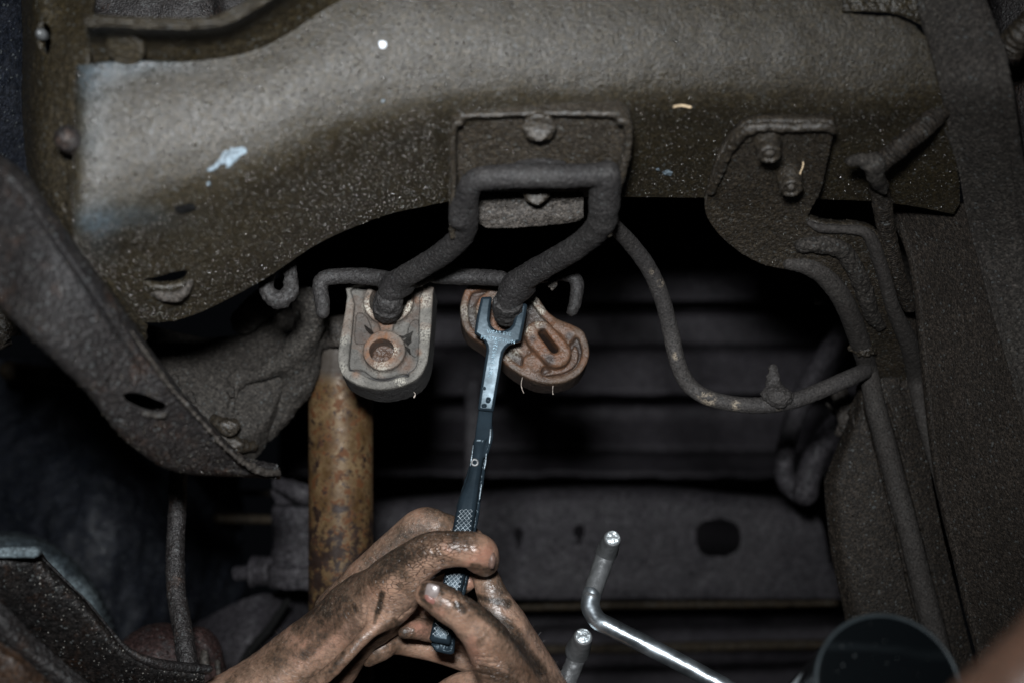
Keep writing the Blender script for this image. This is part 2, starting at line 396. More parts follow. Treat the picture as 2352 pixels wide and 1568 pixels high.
def m_tool(name, c, rough, metal=0.0, sc=260, b=.00025, spec=.5, tint=(1, 1, 1)):
    m, nt, B, L, tc = newmat(name); co = tc.outputs['Object']
    n = noise(nt, L, co, sc, 4, .6); n2 = noise(nt, L, co, 60, 3)
    L(mix(nt, L, ramp(nt, L, n2, .35, .65), c, tuple(x * 1.7 for x in c)), B.inputs['Base Color'])
    L(ramp(nt, L, n, .3, .7, rough * .75, rough * 1.4), B.inputs['Roughness']); B.inputs['Metallic'].default_value = metal
    L(bump(nt, L, mth(nt, L, 'ADD', n, n2), b), B.inputs['Normal']); B.inputs['Specular IOR Level'].default_value = spec; B.inputs['Specular Tint'].default_value = tint + (1,)
    return m
M['tool'] = m_tool('black_oxide_tool_steel', (.0095, .0145, .019), .18, 0, 90, .00006, spec=.029, tint=(.7, .88, 1))
M['toolbright'] = m_tool('worn_bare_edge', (.13, .16, .18), .4, .6)
M['letter'] = m_tool('stamped_letter', (.026, .036, .044), .3, spec=.3, tint=(.6, .85, 1))
M['polished'] = m_tool('polished_steel_bar', (.34, .38, .41), .33, .95, 60, .00015)
M['grip'] = m_tool('dull_steel_sleeve', (.085, .088, .09), .42, .35, 300, .0003)
M['endcap'] = m_tool('filed_steel_end', (.55, .6, .62), .42, .8, 220, .0018)
def m_can():
    m, nt, B, L, tc = newmat('scratched_black_plastic'); co = tc.outputs['Object']
    w = nd(nt, 'ShaderNodeTexNoise'); w.inputs['Scale'].default_value = 14; w.inputs['Detail'].default_value = 4; mp = nd(nt, 'ShaderNodeMapping')
    mp.inputs['Rotation'].default_value = (0, .8, 0); mp.inputs['Scale'].default_value = (.35, 1, 4); L(co, mp.inputs[0]); L(mp.outputs[0], w.inputs['Vector'])
    s = ramp(nt, L, w.outputs['Fac'], .60, .72, 0, .5); d = ramp(nt, L, noise(nt, L, co, 700, 2), .74, .76)
    col = mix(nt, L, s, (.0022, .003, .0036), (.022, .028, .031)); col = mix(nt, L, d, col, (.2, .22, .22))
    L(col, B.inputs['Base Color']); B.inputs['Roughness'].default_value = .3; B.inputs['Specular IOR Level'].default_value = .05
    return m
M['can'] = m_can()
M['canrim'] = m_tool('scuffed_black_rim', (.020, .026, .029), .4, spec=.3)
def m_skin():
    m, nt, B, L, tc = newmat('grimy_skin'); co = tc.outputs['Object']
    n1 = noise(nt, L, co, 55, 5, .6); n2 = noise(nt, L, co, 380, 4, .65); n3 = noise(nt, L, co, 1500, 3, .6)
    col = mix(nt, L, ramp(nt, L, n1, .35, .65), (.31, .18, .122), (.46, .305, .222))
    col = mix(nt, L, attr(nt, 'red'), col, (.40, .13, .10))
    lines = nd(nt, 'ShaderNodeTexVoronoi', feature='DISTANCE_TO_EDGE'); lines.inputs['Scale'].default_value = 420
    mp = nd(nt, 'ShaderNodeMapping'); mp.inputs['Rotation'].default_value = (0, .75, 0); mp.inputs['Scale'].default_value = (.5, 1, 1.35)
    wv = nd(nt, 'ShaderNodeTexNoise'); wv.inputs['Scale'].default_value = 90; L(co, wv.inputs['Vector'])
    vm = nd(nt, 'ShaderNodeVectorMath', operation='MULTIPLY_ADD'); L(wv.outputs['Color'], vm.inputs[0]); vm.inputs[1].default_value = (.004, .004, .004); L(co, vm.inputs[2])
    L(vm.outputs[0], mp.inputs[0]); L(mp.outputs[0], lines.inputs['Vector'])
    ln = ramp(nt, L, lines.outputs['Distance'], .0, .07, 1, 0)
    film = ramp(nt, L, mth(nt, L, 'ADD', n1, mth(nt, L, 'MULTIPLY', n2, .4)), .66, .86, .04, .80)
    col = mix(nt, L, film, col, (.085, .052, .036))
    dirt = attr(nt, 'dirt')
    gl = ramp(nt, L, mth(nt, L, 'ADD', dirt, mth(nt, L, 'MULTIPLY', mth(nt, L, 'SUBTRACT', n2, .5), .7)), .02, .50)
    col = mix(nt, L, mth(nt, L, 'MULTIPLY', gl, .80), col, (.105, .066, .043))
    dm = ramp(nt, L, mth(nt, L, 'ADD', dirt, mth(nt, L, 'MULTIPLY', mth(nt, L, 'SUBTRACT', n2, .5), 1.6)), .42, 1.05)
    col = mix(nt, L, mth(nt, L, 'MULTIPLY', dm, .93), col, (.022, .016, .0115))
    cre = mth(nt, L, 'MULTIPLY', ln, mth(nt, L, 'ADD', attr(nt, 'crease'), .12))
    col = mix(nt, L, mth(nt, L, 'MULTIPLY', cre, .75), col, (.06, .032, .02))
    col = mix(nt, L, mth(nt, L, 'MULTIPLY', ramp(nt, L, n3, .62, .7), mth(nt, L, 'MULTIPLY', attr(nt, 'sand'), 1.0)), col, (.45, .40, .33))
    L(col, B.inputs['Base Color']); B.inputs['Subsurface Weight'].default_value = .12; B.inputs['Subsurface Radius'].default_value = (.004, .0015, .0008)
    B.inputs['Subsurface Scale'].default_value = 1.0
    L(ramp(nt, L, n2, .35, .65, .28, .46), B.inputs['Roughness']); B.inputs['Specular IOR Level'].default_value = .62
    h = mth(nt, L, 'ADD', mth(nt, L, 'MULTIPLY', mth(nt, L, 'SUBTRACT', 1.0, ln), mth(nt, L, 'ADD', attr(nt, 'crease'), .14)), mth(nt, L, 'MULTIPLY', n2, .8))
    h = mth(nt, L, 'ADD', h, mth(nt, L, 'MULTIPLY', mth(nt, L, 'MULTIPLY', n3, attr(nt, 'sand')), 1.2))
    L(bump(nt, L, h, .0005, .9), B.inputs['Normal'])
    return m
M['skin'] = m_skin()
def m_plain(name, c, rough=.5, spec=.5, var=.3, sc=400, b=.0002):
    m, nt, B, L, tc = newmat(name); n = noise(nt, L, tc.outputs['Object'], sc, 3)
    L(mix(nt, L, ramp(nt, L, n, .35, .65), tuple(x * (1 - var) for x in c), tuple(min(1, x * (1 + var)) for x in c)), B.inputs['Base Color'])
    B.inputs['Roughness'].default_value = rough; B.inputs['Specular IOR Level'].default_value = spec
    L(bump(nt, L, n, b), B.inputs['Normal']); return m
M['nail'] = m_plain('fingernail_keratin', (.21, .175, .165), .28, .6, .15, 300, .0001)
M['nailred'] = m_plain('fingernail_bed', (.22, .10, .08), .3, .6, .2)
M['nailold'] = m_plain('dull_fingernail', (.15, .095, .075), .45, .4, .3)
M['white'] = m_plain('white_paint_fleck', (.72, .78, .85), .5, .4, .2, 700, .0004)
M['scrape'] = m_plain('blue_grey_scrape', (.15, .19, .22), .6, .3, .6, 700, .0006)
M['straw'] = m_plain('dry_straw', (.50, .38, .24), .7)
M['sticker'] = m_plain('pale_sticker', (.70, .78, .82), .5, .3, .03)
M['speck'] = m_plain('pale_grit', (.20, .19, .17), .6)
M['black'] = m_plain('void_black', (.006, .006, .006), .8, .1)
M['fiber'] = m_plain('loose_fibre', (.35, .30, .26), .8)
# ================================================================== CHASSIS CROSSMEMBER
def dd(u, base): return base + (u - 1176) / 1176 * .03
prof = [.655, .652, .655, .664, .688, .712, .738]
SEC = [
 [(185,150),(180,300),(178,450),(185,545),(215,600),(260,680),(325,742)],
 [(300,140),(300,280),(300,400),(312,500),(350,575),(395,655),(430,730)],
 [(450,140),(450,240),(462,350),(482,440),(520,525),(560,600),(590,652)],
 [(600,110),(600,215),(620,305),(650,380),(680,448),(705,510),(730,562)],
 [(750,20),(760,130),(780,230),(800,312),(825,385),(840,450),(850,508)],
 [(900,-70),(910,80),(930,190),(950,272),(960,340),(965,408),(975,474)],
 [(1050,-90),(1050,60),(1060,170),(1070,252),(1070,320),(1070,392),(1070,460)],
 [(1250,-90),(1250,60),(1250,170),(1250,248),(1250,318),(1250,388),(1250,455)],
 [(1450,-90),(1450,60),(1450,170),(1450,245),(1450,316),(1450,386),(1450,453)],
 [(1650,-90),(1650,60),(1650,168),(1650,242),(1650,314),(1650,386),(1650,455)],
 [(1850,-90),(1850,60),(1850,168),(1850,242),(1850,314),(1850,386),(1850,458)],
 [(2030,-90),(2030,60),(2030,168),(2030,242),(2030,314),(2035,390),(2040,466)],
 [(2215,-90),(2215,60),(2215,168),(2215,242),(2215,320),(2215,408),(2215,498)]]
SEC.insert(0, [(a - 6, b) for a, b in SEC[0]])
SEC3 = [[(u, v, dd(u, prof[j])) for j, (u, v) in enumerate(s)] for s in SEC]
slot = closed([(330,645),(360,637),(400,626),(428,622),(432,640),(420,655),(385,662),(350,660)], 3)
SEC3[0] = [(u, v, d + .016) for u, v, d in SEC3[0]]; SEC3[1] = [(u, v, d + .002) for u, v, d in SEC3[1]]
endcut = [(100,-200),(1935,-200),(1935,30),(1990,36),(2060,40),(2100,58),(2128,88),(2140,130),(2155,190),(2166,240),(2176,290),(2196,370),(2204,430),(2204,470),(2190,494),(2150,488),(2060,470),(1900,520),(1000,520),(330,780),(100,800)]
cm = thing('chassis_crossmember', 'broad arched steel crossmember caked in oily grit filling the upper half above the hooks', 'crossmember', C(1176, 450, .74))
beamVF = loft(SEC3, 1100, 380, amp=0, thick=.004, holes=[slot], keep=endcut, seed=3, lump=.0005)
sheen_ = lambda V: (lambda q, n_: np.clip(sum(s_ * np.exp(-((q[0] - a) / w) ** 2 - ((q[1] - b) / h_) ** 2) for a, b, w, h_, s_ in ((235, 165, 70, 40, .9), (330, 150, 110, 22, .6), (210, 260, 35, 120, .55), (280, 500, 120, 30, .75), (225, 520, 40, 60, .7))) * (1 + .5 * n_), 0, 1))(uv_of(V), fbm(V, 80, 4))  # mask for the bluish glare painted on the beam's left end
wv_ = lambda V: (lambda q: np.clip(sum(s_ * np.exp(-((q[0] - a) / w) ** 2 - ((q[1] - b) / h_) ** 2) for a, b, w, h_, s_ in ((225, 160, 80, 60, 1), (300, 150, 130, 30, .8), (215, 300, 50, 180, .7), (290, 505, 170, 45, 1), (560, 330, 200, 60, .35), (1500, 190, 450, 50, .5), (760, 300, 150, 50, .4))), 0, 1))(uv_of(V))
obj('beam_skin', beamVF, M['beam'], cm, {'wet': wv_(beamVF[0]), 'sheen_tint': sheen_(beamVF[0])})
_bu, _bv, _bd = uv_of(beamVF[0])
def surf(u, v, off=0.0):
    """depth of the front skin of the crossmember at a place"""
    i = ((_bu - u) ** 2 + (_bv - v) ** 2 + (_bd > .80) * 1e6); j = np.argsort(i)[:12]; return _bd[j].min() - off
def droplets(VF, n, mat, parent, rmin, rmax, wfn, name='oil_droplets', seed=1, foot=.35):
    V, F = VF; N = vnormals(V, F); rs = np.random.RandomState(seed); u, v, d = uv_of(V)
    w = wfn(u, v) * (N[:, 1] < -.05) * (u > -10) * (u < 2360) * (v > -10) * (v < 1580); w = w / w.sum()
    ix = rs.choice(len(V), n, p=w)
    s0 = np.array([(1,0,0),(-1,0,0),(0,1,0),(0,-1,0),(0,0,1),(0,0,-1)], float); f0 = [(0,2,4),(2,1,4),(1,3,4),(3,0,4),(2,0,5),(1,2,5),(3,1,5),(0,3,5)]
    vs = [tuple(x) for x in s0]; fs = []; mid = {}
    def mp(i, j):
        k = (min(i, j), max(i, j))
        if k not in mid: q = np.array(vs[i]) + np.array(vs[j]); q /= np.linalg.norm(q); mid[k] = len(vs); vs.append(tuple(q))
        return mid[k]
    for a, b, c in f0: x, y, z = mp(a, b), mp(b, c), mp(c, a); fs += [(a, x, z), (x, b, y), (z, y, c), (x, y, z)]
    vs = np.array(vs); fs = np.array(fs); m = len(vs)
    r_ = rmin + (rmax - rmin) * rs.rand(n) ** 3.0
    P = V[ix] + N[ix] * (r_ * foot * .3)[:, None]
    sc = np.stack([1 + .5 * (rs.rand(n) - .5)] * 3, 1) * (1 + .5 * (rs.rand(n, 3) - .5))
    VV = (P[:, None] + vs[None] * (r_[:, None] * sc)[:, None, :]).reshape(-1, 3); FF = (fs[None] + (np.arange(n) * m)[:, None, None]).reshape(-1, 3)
    o = obj(name, (VV, FF), mat, parent); o['kind'] = 'stuff'; return o
M['oil'] = m_plain('oil_bead', (.030, .026, .020), .16, 1.0, .3)
foldv = lambda u: np.interp(u, [185, 430, 620, 850, 1000, 1500, 2200], [560, 480, 380, 300, 262, 250, 240])
droplets(beamVF, 15000, M['oil'], cm, .00020, .00064, lambda u, v: np.where(v > foldv(u) - 25, 1.0, .35) * np.where(u < 1000, 1.3, .7))
# lip below slot
f = Field(.0007); d0 = surf(385, 668)
f.chain([(322,640,d0,5),(345,668,d0+.001,9),(385,682,d0+.001,12),(418,676,d0,12),(436,650,d0-.001,8),(432,630,d0,5)], k=.002)
obj('slot_lip', f.build(.0004, 500), M['grime'], cm)
# upper left flange
FL = []
for (a, b), (c, e) in zip([(196,46),(250,46),(330,50),(430,52),(500,46),(555,22),(610,-12),(690,-60)], [(215,150),(260,146),(330,140),(430,140),(520,134),(600,112),(700,60),(800,0)]):
    FL.append([(a, b - 9, dd(a, .632)), (a, b - 4, dd(a, .617)), (a, b + 7, dd(a, .616)), (a + 1, b + 13, dd(a, .628)), ((a + c) / 2, (b + e) / 2, dd(a, .652)), (c, e - 6, dd(c, .664)), (c, e + 6, dd(c, .668))])
obj('flange', loft(FL, 260, 70, amp=.0004, ns=300, thick=.003, seed=5), M['beam'], cm)
def disc(u, v, d, r, t, nx=0., nz=0., dome=.0, mat='beam', hole=0, h=.0008):
    f = Field(h); fr = Frame(u, v, d, nx, nz); R = r * K * d
    f.cyl(fr.w(0, 0, .0015), fr.w(0, 0, -t), R, rnd=.0008, k=.0005)
    if dome: f.ball(fr.w(0, 0, -t), (R * .8, dome, R * .8), k=.002)
    if hole: f.cyl(fr.w(0, 0, -t * .35), fr.w(0, 0, -t - .01), hole * K * d, mode='sub', rnd=.0003, k=.0008)
    return f.build(.0003, 500)
obj('plug', disc(291, 104, .630, 44, .004, nz=.9), M['beam'], cm, label='round flat plug under the upper left flange')
# left end strip with bolt
LE = [[(50,-60,.70),(50,120,.70),(50,300,.70),(60,420,.70),(120,560,.70),(230,720,.715),(300,800,.735)],
      [(75,-60,.655),(78,120,.655),(80,300,.655),(90,420,.66),(150,560,.67),(250,700,.70),(330,790,.73)],
      [(150,-60,.650),(150,120,.652),(150,300,.655),(155,420,.66),(175,540,.67),(262,690,.70),(335,770,.735)],
      [(215,-60,.653),(200,120,.656),(192,300,.66),(190,420,.663),(195,545,.676),(270,680,.705),(340,750,.74)]]
LE = [[(u, v, d - .018 + (.050, .030, .012, 0)[i] + (.03 if v < 100 and i > 1 else 0)) for u, v, d in s] for i, s in enumerate(LE)]
hs = [closed([(98,50),(112,62),(114,100),(106,125),(92,118),(86,90),(88,62)], 3), closed([(146,462),(154,470),(153,488),(145,486),(142,474)], 3)]
le = obj('end_flange', loft(LE, 150, 420, amp=.0004, ns=300, thick=.003, holes=hs, seed=11, lump=.0005), M['beam'], cm)
obj('bolt_head', disc(162, 326, .632, 30, .006, dome=.004, nz=-.2), M['darkmetal'], le)
obj('bolt_head', disc(100, 82, .66, 12, .004, dome=.003), M['grip'], le)
# paint marks and debris on the skin
def flake(pts, mat, name, parent, off=.0012, d=None, t=.0006, wob=0):
    P = []
    for u, v in pts:
        dep = (surf(u, v) if d is None else d) - off; P.append(C(u + random.uniform(-wob, wob), v + random.uniform(-wob, wob), dep))
    P = np.array(P); n = len(P); c = P.mean(0); V = np.concatenate([P, P + np.array([0, t, 0]), [c - np.array([0, t * .4, 0])]])
    F = [(i, (i + 1) % n, 2 * n, 2 * n) for i in range(n)] + [(i, i + n, (i + 1) % n + n, (i + 1) % n) for i in range(n)]
    F = [tuple(x) for x in F]
    me = bpy.data.meshes.new(name); o0 = wloc(parent) if parent else np.zeros(3)
    me.from_pydata([tuple(v - c) for v in V], [], [x[:3] if x[2] == x[3] else x for x in F]); me.materials.append(mat)
    o = bpy.data.objects.new(name, me); COL.objects.link(o); o.parent = parent; o.location = tuple(c - o0); return o
o = flake([(870,98),(878,95),(887,98),(888,106),(882,112),(874,110)], M['white'], 'paint_fleck', cm, wob=1)
o = flake(closed([(488,388),(497,372),(505,365),(512,352),(520,345),(527,350),(531,339),(540,342),(556,337),(566,345),(563,353),(552,358),(543,368),(530,380),(520,387),(521,376),(508,378),(500,384)], 2), M['scrape'], 'scraped_patch', cm, wob=1.2)
for q in ([(474,390),(484,384),(494,380),(500,384),(492,390),(480,394)], [(474,420),(480,418),(484,424),(478,428)], [(1520,396),(1534,390),(1546,396),(1540,404),(1526,402)], [(1506,388),(1512,386),(1516,392),(1508,393)], [(877,230),(882,229),(884,235),(878,236)]):
    flake(q, M['scrape'], 'scraped_patch', cm, wob=1)
flake(closed([(402,478),(420,470),(442,468),(450,478),(436,490),(412,492)], 2), M['black'], 'tar_spot', cm, wob=2)
def strand(name, pts, mat, parent, k=.0005):
    f = Field(.0004); f.chain(pts, k=k); return obj(name, f.build(.0001, 900), mat, parent)
for pts in ([(1548,246),(1565,243),(1586,247)], [(1840,362),(1845,378),(1836,404)]):
    dq = min(surf(u, v) for u, v in pts) - (.012 if pts[0][0] > 1800 else .002)
    tag(strand('straw_piece', [(u, v, dq, 3.2 if pts[0][0] < 1800 else 2.0) for u, v in pts], M['straw'], None), 'pale straw sliver stuck to the crossmember right of the centre bracket' if pts[0][0] < 1800 else 'thin straw sliver beside the lower bolt of the right bracket', 'straw')
for k in range(70):
    u = random.uniform(300, 2050); v = random.uniform(150, 440)
    if v < 240 or (u < 1000): pass
# ================================================================== CENTRE BRACKET with hanger rod
br = thing('hanger_bracket', 'square channel bracket with bent rod hanger in the middle of the crossmember', 'bracket', C(1238, 400, .70))
f = Field(.0008); bf = Frame(1238, 360, .688, 0, 1.12)
f.prism(bf, [(1046,265),(1062,256),(1420,252),(1437,262),(1415,510),(1395,480),(1392,420),(1090,440),(1088,480),(1060,515),(1038,510)], 0.0, .004, rnd=.001)
def wall2(pts, r, z0=-.010, z1=.004):
    q = [bf.loc(u, v) for u, v in pts]
    a = crs(np.array(q), (len(q) - 1) * 4 + 1)
    nrm = np.gradient(a, axis=0); nrm = np.stack([-nrm[:, 1], nrm[:, 0]], 1); nrm /= np.linalg.norm(nrm, axis=1, keepdims=True)
    poly = np.concatenate([a + nrm * r, (a - nrm * r)[::-1]])
    f.prism(bf, poly, z0, z1, px=False, rnd=.0012, k=.0025)
wall2([(1040,520),(1042,400),(1040,300),(1046,262),(1064,253)], .0016)
wall2([(1060,252),(1240,246),(1420,248)], .0013, -.006, .004)
wall2([(1415,250),(1436,256),(1443,290),(1436,340),(1412,420),(1396,515)], .0019)
bpl = f.build(.0003, 700, lump=.0003); obj('bracket_plate', bpl, M['grime_brown'], br)
droplets(bpl, 900, M['oil'], br, .0002, .0005, lambda u, v: 1 + 0 * u, seed=7)
obj('bolt_head', disc(1238, 292, .6655, 38, .0018, nz=.9, dome=.0006, mat='grime_brown'), M['grime_brown'], br)
obj('bolt_head', disc(1232, 442, .708, 30, .002, nz=.9, dome=.0006), M['grime_brown'], br)
# tab below
T = [[(u, 446 + 4, .722), (u, 470, .724), (u, 500, .726), (u, vb, .729)] for u, vb in ((1098,512),(1120,524),(1160,524),(1230,520),(1300,513),(1330,508),(1340,495))]
obj('bracket_tab', loft(T, 120, 40, amp=.0004, ns=420, thick=.006, seed=21), M['grime'], br)
# rod hanger
f = Field(.0007)
f.chain([(1392,400,.684,26),(1300,404,.682,28),(1200,404,.682,28),(1120,408,.683,28),(1086,418,.686,27),(1072,450,.694,27),(1072,500,.708,27),(1062,540,.722,27),(1020,580,.742,27),(960,618,.765,26),(915,645,.780,26),(898,668,.786,28),(890,698,.792,26)], k=.002)
f.chain([(1400,400,.684,22),(1392,430,.690,26),(1384,480,.703,30),(1375,520,.715,30),(1335,560,.735,29),(1270,600,.757,28),(1210,635,.775,29),(1180,660,.783,31),(1168,690,.788,30),(1165,710,.792,27)], k=.003)
for c in ((1395,405,.69,30),(1388,435,.695,30),(1390,470,.70,28),(1392,505,.708,22),(1050,505,.704,18),(1052,470,.70,16),(1200,655,.785,32),(928,650,.785,28)):
    f.ball(C(*c[:3]), (c[3] * K * c[2],) * 3, k=.006)
f.chain([(1190,383,.690,12),(1240,380,.690,17),(1290,382,.690,13)], k=.004)
f.chain([(742,718,.792,15),(740,690,.794,17),(735,660,.796,18),(745,640,.796,18),(790,634,.796,18),(850,636,.794,19),(910,645,.790,19),(960,645,.796,15),(985,632,.800,17),(1010,634,.80,18),(1080,636,.80,19),(1150,640,.794,19)], k=.004)
f.chain([(1238,644,.796,8),(1262,636,.797,13),(1290,630,.797,15),(1318,638,.797,16),(1326,658,.797,16),(1320,700,.796,14),(1314,714,.796,12)], k=.002)
hr = obj('hanger_rod', f.build(.00028, 750, lump=.00022, ls=60), M['rod'], br, label='sooty bent rod with two pins and a welded cross rod')
# pins: hanging sleeves in isolators
f = Field(.0006); f.chain([(893,690,.790,33),(888,712,.800,31)], k=.002, curve=False); f.cyl(C(890,700,.790), C(892,712,.812), .0078, k=.002)
obj('pin', f.build(.0005, 500), M['rod'], br)
f = Field(.0006); f.cyl(C(1168,690,.786), C(1162,728,.800), .0082, k=.002, r2=.0068); f.chain([(1148,700,.788,14),(1160,722,.794,18),(1182,712,.792,14)], k=.003)
obj('pin', f.build(.0007, 420), M['rod'], br)
# rust flake hanging off the broken right end
strand('loose_scale', [(1262,656,.796,5),(1272,652,.796,9),(1268,664,.796,4)], M['grime'], br)
# ================================================================== ISOLATORS
def Z3(x, y): return ((780 + x / 3.2667) * .91875, (650 + y / 3.2667) * .91875)
def blob(V, pts, soft=1.6):
    u, v, d = uv_of(V); r = np.zeros(len(V))
    for (a, b, rr, s) in pts:
        q = np.sqrt((u - a) ** 2 + (v - b) ** 2) / rr; r = np.maximum(r, s * np.clip((soft - q) / (soft - .6), 0, 1))
    return r
def strokes(V, pts):
    u, v, d = uv_of(V); r = np.zeros(len(V))
    for (x1, y1, x2, y2, w, s) in pts:
        ex, ey = x2 - x1, y2 - y1; t = np.clip(((u - x1) * ex + (v - y1) * ey) / (ex * ex + ey * ey + 1e-9), 0, 1)
        q = np.hypot(u - x1 - ex * t, v - y1 - ey * t) / w; r = np.maximum(r, s * np.clip(1.5 - q, 0, 1))
    return r
def isolator1():
    t = thing('exhaust_isolator', 'grey weathered rubber exhaust isolator hanging upright on the left pin, clear of the tool', 'rubber isolator', C(885, 700, .81), 'rubber exhaust isolators on the hanger pins')
    fr = Frame(885, 790, .803, .05, -.38); f = Field(.0004)
    out = [Z3(*p) for p in closed([(300,190),(640,185),(965,205),(985,260),(980,400),(972,520),(950,760),(925,860),(860,960),(720,1025),(560,1050),(400,1022),(270,955),(225,880),(210,780),(235,600),(270,400),(285,290)], 3)]
    f.prism(fr, out, 0, .0245, rnd=.0012)
    inn = [Z3(*p) for p in closed([(350,205),(870,205),(880,300),(870,520),(868,720),(850,860),(780,920),(700,950),(560,962),(440,950),(350,905),(300,860),(312,700),(330,500),(345,350)], 3)]
    f.prism(fr, inn, -.004, .0042, mode='sub', rnd=.0008, k=.0018)
    def Zc(x, y, r, z0, z1, k=.002, mode='add', rn=.001):
        p = fr.loc(*Z3(x, y)); R = r / 3.2667 * .91875 * K * .803
        f.cyl(fr.w(p[0], p[1], z0), fr.w(p[0], p[1], z1), R, k=k, mode=mode, rnd=rn)
    Zc(590, 735, 172, -.0006, .02, .003); Zc(622, 330, 205, -.0004, .02, .003)
    for poly, z in (([(340,640),(352,430),(400,410),(440,450),(480,560),(460,640),(400,660)], .0058),([(790,500),(860,470),(868,640),(850,760),(800,740),(770,640)], .0058)):
        f.prism(fr, [Z3(*p) for p in closed(poly, 3)], -.003, z, mode='sub', rnd=.0006, k=.001)
    f.prism(fr, [Z3(*p) for p in closed([(560,490),(600,470),(650,490),(655,560),(600,575),(555,555)], 2)], .0015, .01, k=.002)
    # crescent groove
    f.prism(fr, [Z3(*p) for p in closed([(305,880),(340,872),(420,885),(480,930),(580,952),(680,920),(740,905),(785,925),(780,950),(720,948),(640,985),(560,992),(470,978),(400,915),(340,912)], 3)], -.003, .0062, mode='sub', rnd=.0006, k=.0016)
    f.prism(fr, [Z3(*p) for p in closed([(330,910),(385,918),(445,955),(540,990),(640,985),(700,965),(760,965),(700,1005),(560,1020),(420,995),(340,950)], 3)], -.0002, .005, k=.002)
    # bores and tears
    p = fr.loc(*Z3(568, 735)); f.cyl(fr.w(p[0], p[1], -.01), fr.w(p[0], p[1], .019), .0069, mode='sub', rnd=.0002, k=.0006)
    p = fr.loc(*Z3(622, 330)); f.cyl(fr.w(p[0], p[1], -.01), fr.w(p[0], p[1], .012), .0108, mode='sub', rnd=.0002, k=.001)
    for poly in ([(412,492),(440,515),(478,545),(498,580),(458,572),(428,540)], [(678,590),(740,598),(818,544),(800,590),(800,640),(770,668),(742,640),(770,605),(730,618)], [(745,678),(785,690),(803,752),(790,748),(765,712)]):
        f.prism(fr, [Z3(*q) for q in poly], -.01, .04, mode='sub', rnd=.0001, k=.0003)
    V, F = f.build(.0001, 700, lump=.0001, ls=120)
    zl = (V - fr.O) @ fr.N
    Z = lambda x, y, r, s: (*Z3(x, y), r / 3.5558, s)
    rust = blob(V, [Z(575, 735, 130, .9), Z(620, 440, 70, .9), Z(605, 520, 50, .9), Z(860, 330, 40, .6), Z(760, 850, 60, .6), Z(360, 930, 30, .5), Z(620, 330, 150, .5), Z(870, 750, 25, .7)]) + .25 * (fbm(V, 60, 4) > .25)
    pale = blob(V, [Z(480, 380, 60, .9), Z(770, 380, 55, 1), Z(920, 330, 50, .6), Z(560, 870, 60, .6), Z(720, 990, 40, .8), Z(660, 735, 40, .8), Z(250, 650, 40, .35), Z(240, 880, 40, .4), Z(930, 600, 60, .45)])
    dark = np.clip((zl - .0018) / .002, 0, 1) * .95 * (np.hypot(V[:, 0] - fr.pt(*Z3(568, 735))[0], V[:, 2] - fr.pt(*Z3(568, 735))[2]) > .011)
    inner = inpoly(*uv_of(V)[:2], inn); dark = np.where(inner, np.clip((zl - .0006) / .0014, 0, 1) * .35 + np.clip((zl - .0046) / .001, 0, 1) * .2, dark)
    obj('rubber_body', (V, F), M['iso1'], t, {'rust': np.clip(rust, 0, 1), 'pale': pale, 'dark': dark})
    f = Field(.0006); p = fr.loc(*Z3(568, 735)); f.cyl(fr.w(p[0], p[1], .012), fr.w(p[0], p[1], .021), .0075, k=.0005)
    V, F = f.build(.0012, 250); n = len(V); obj('bore_plug', (V, F), M['iso2'], t, {'rust': np.full(n, .6), 'pale': np.zeros(n), 'dark': np.full(n, .45)})
    strand('loose_fibre', [(1035*.91875, 988*.91875-8, .80, 1.2), (954, 905, .80, 1.5), (951, 912, .80, 2)], M['fiber'], t)
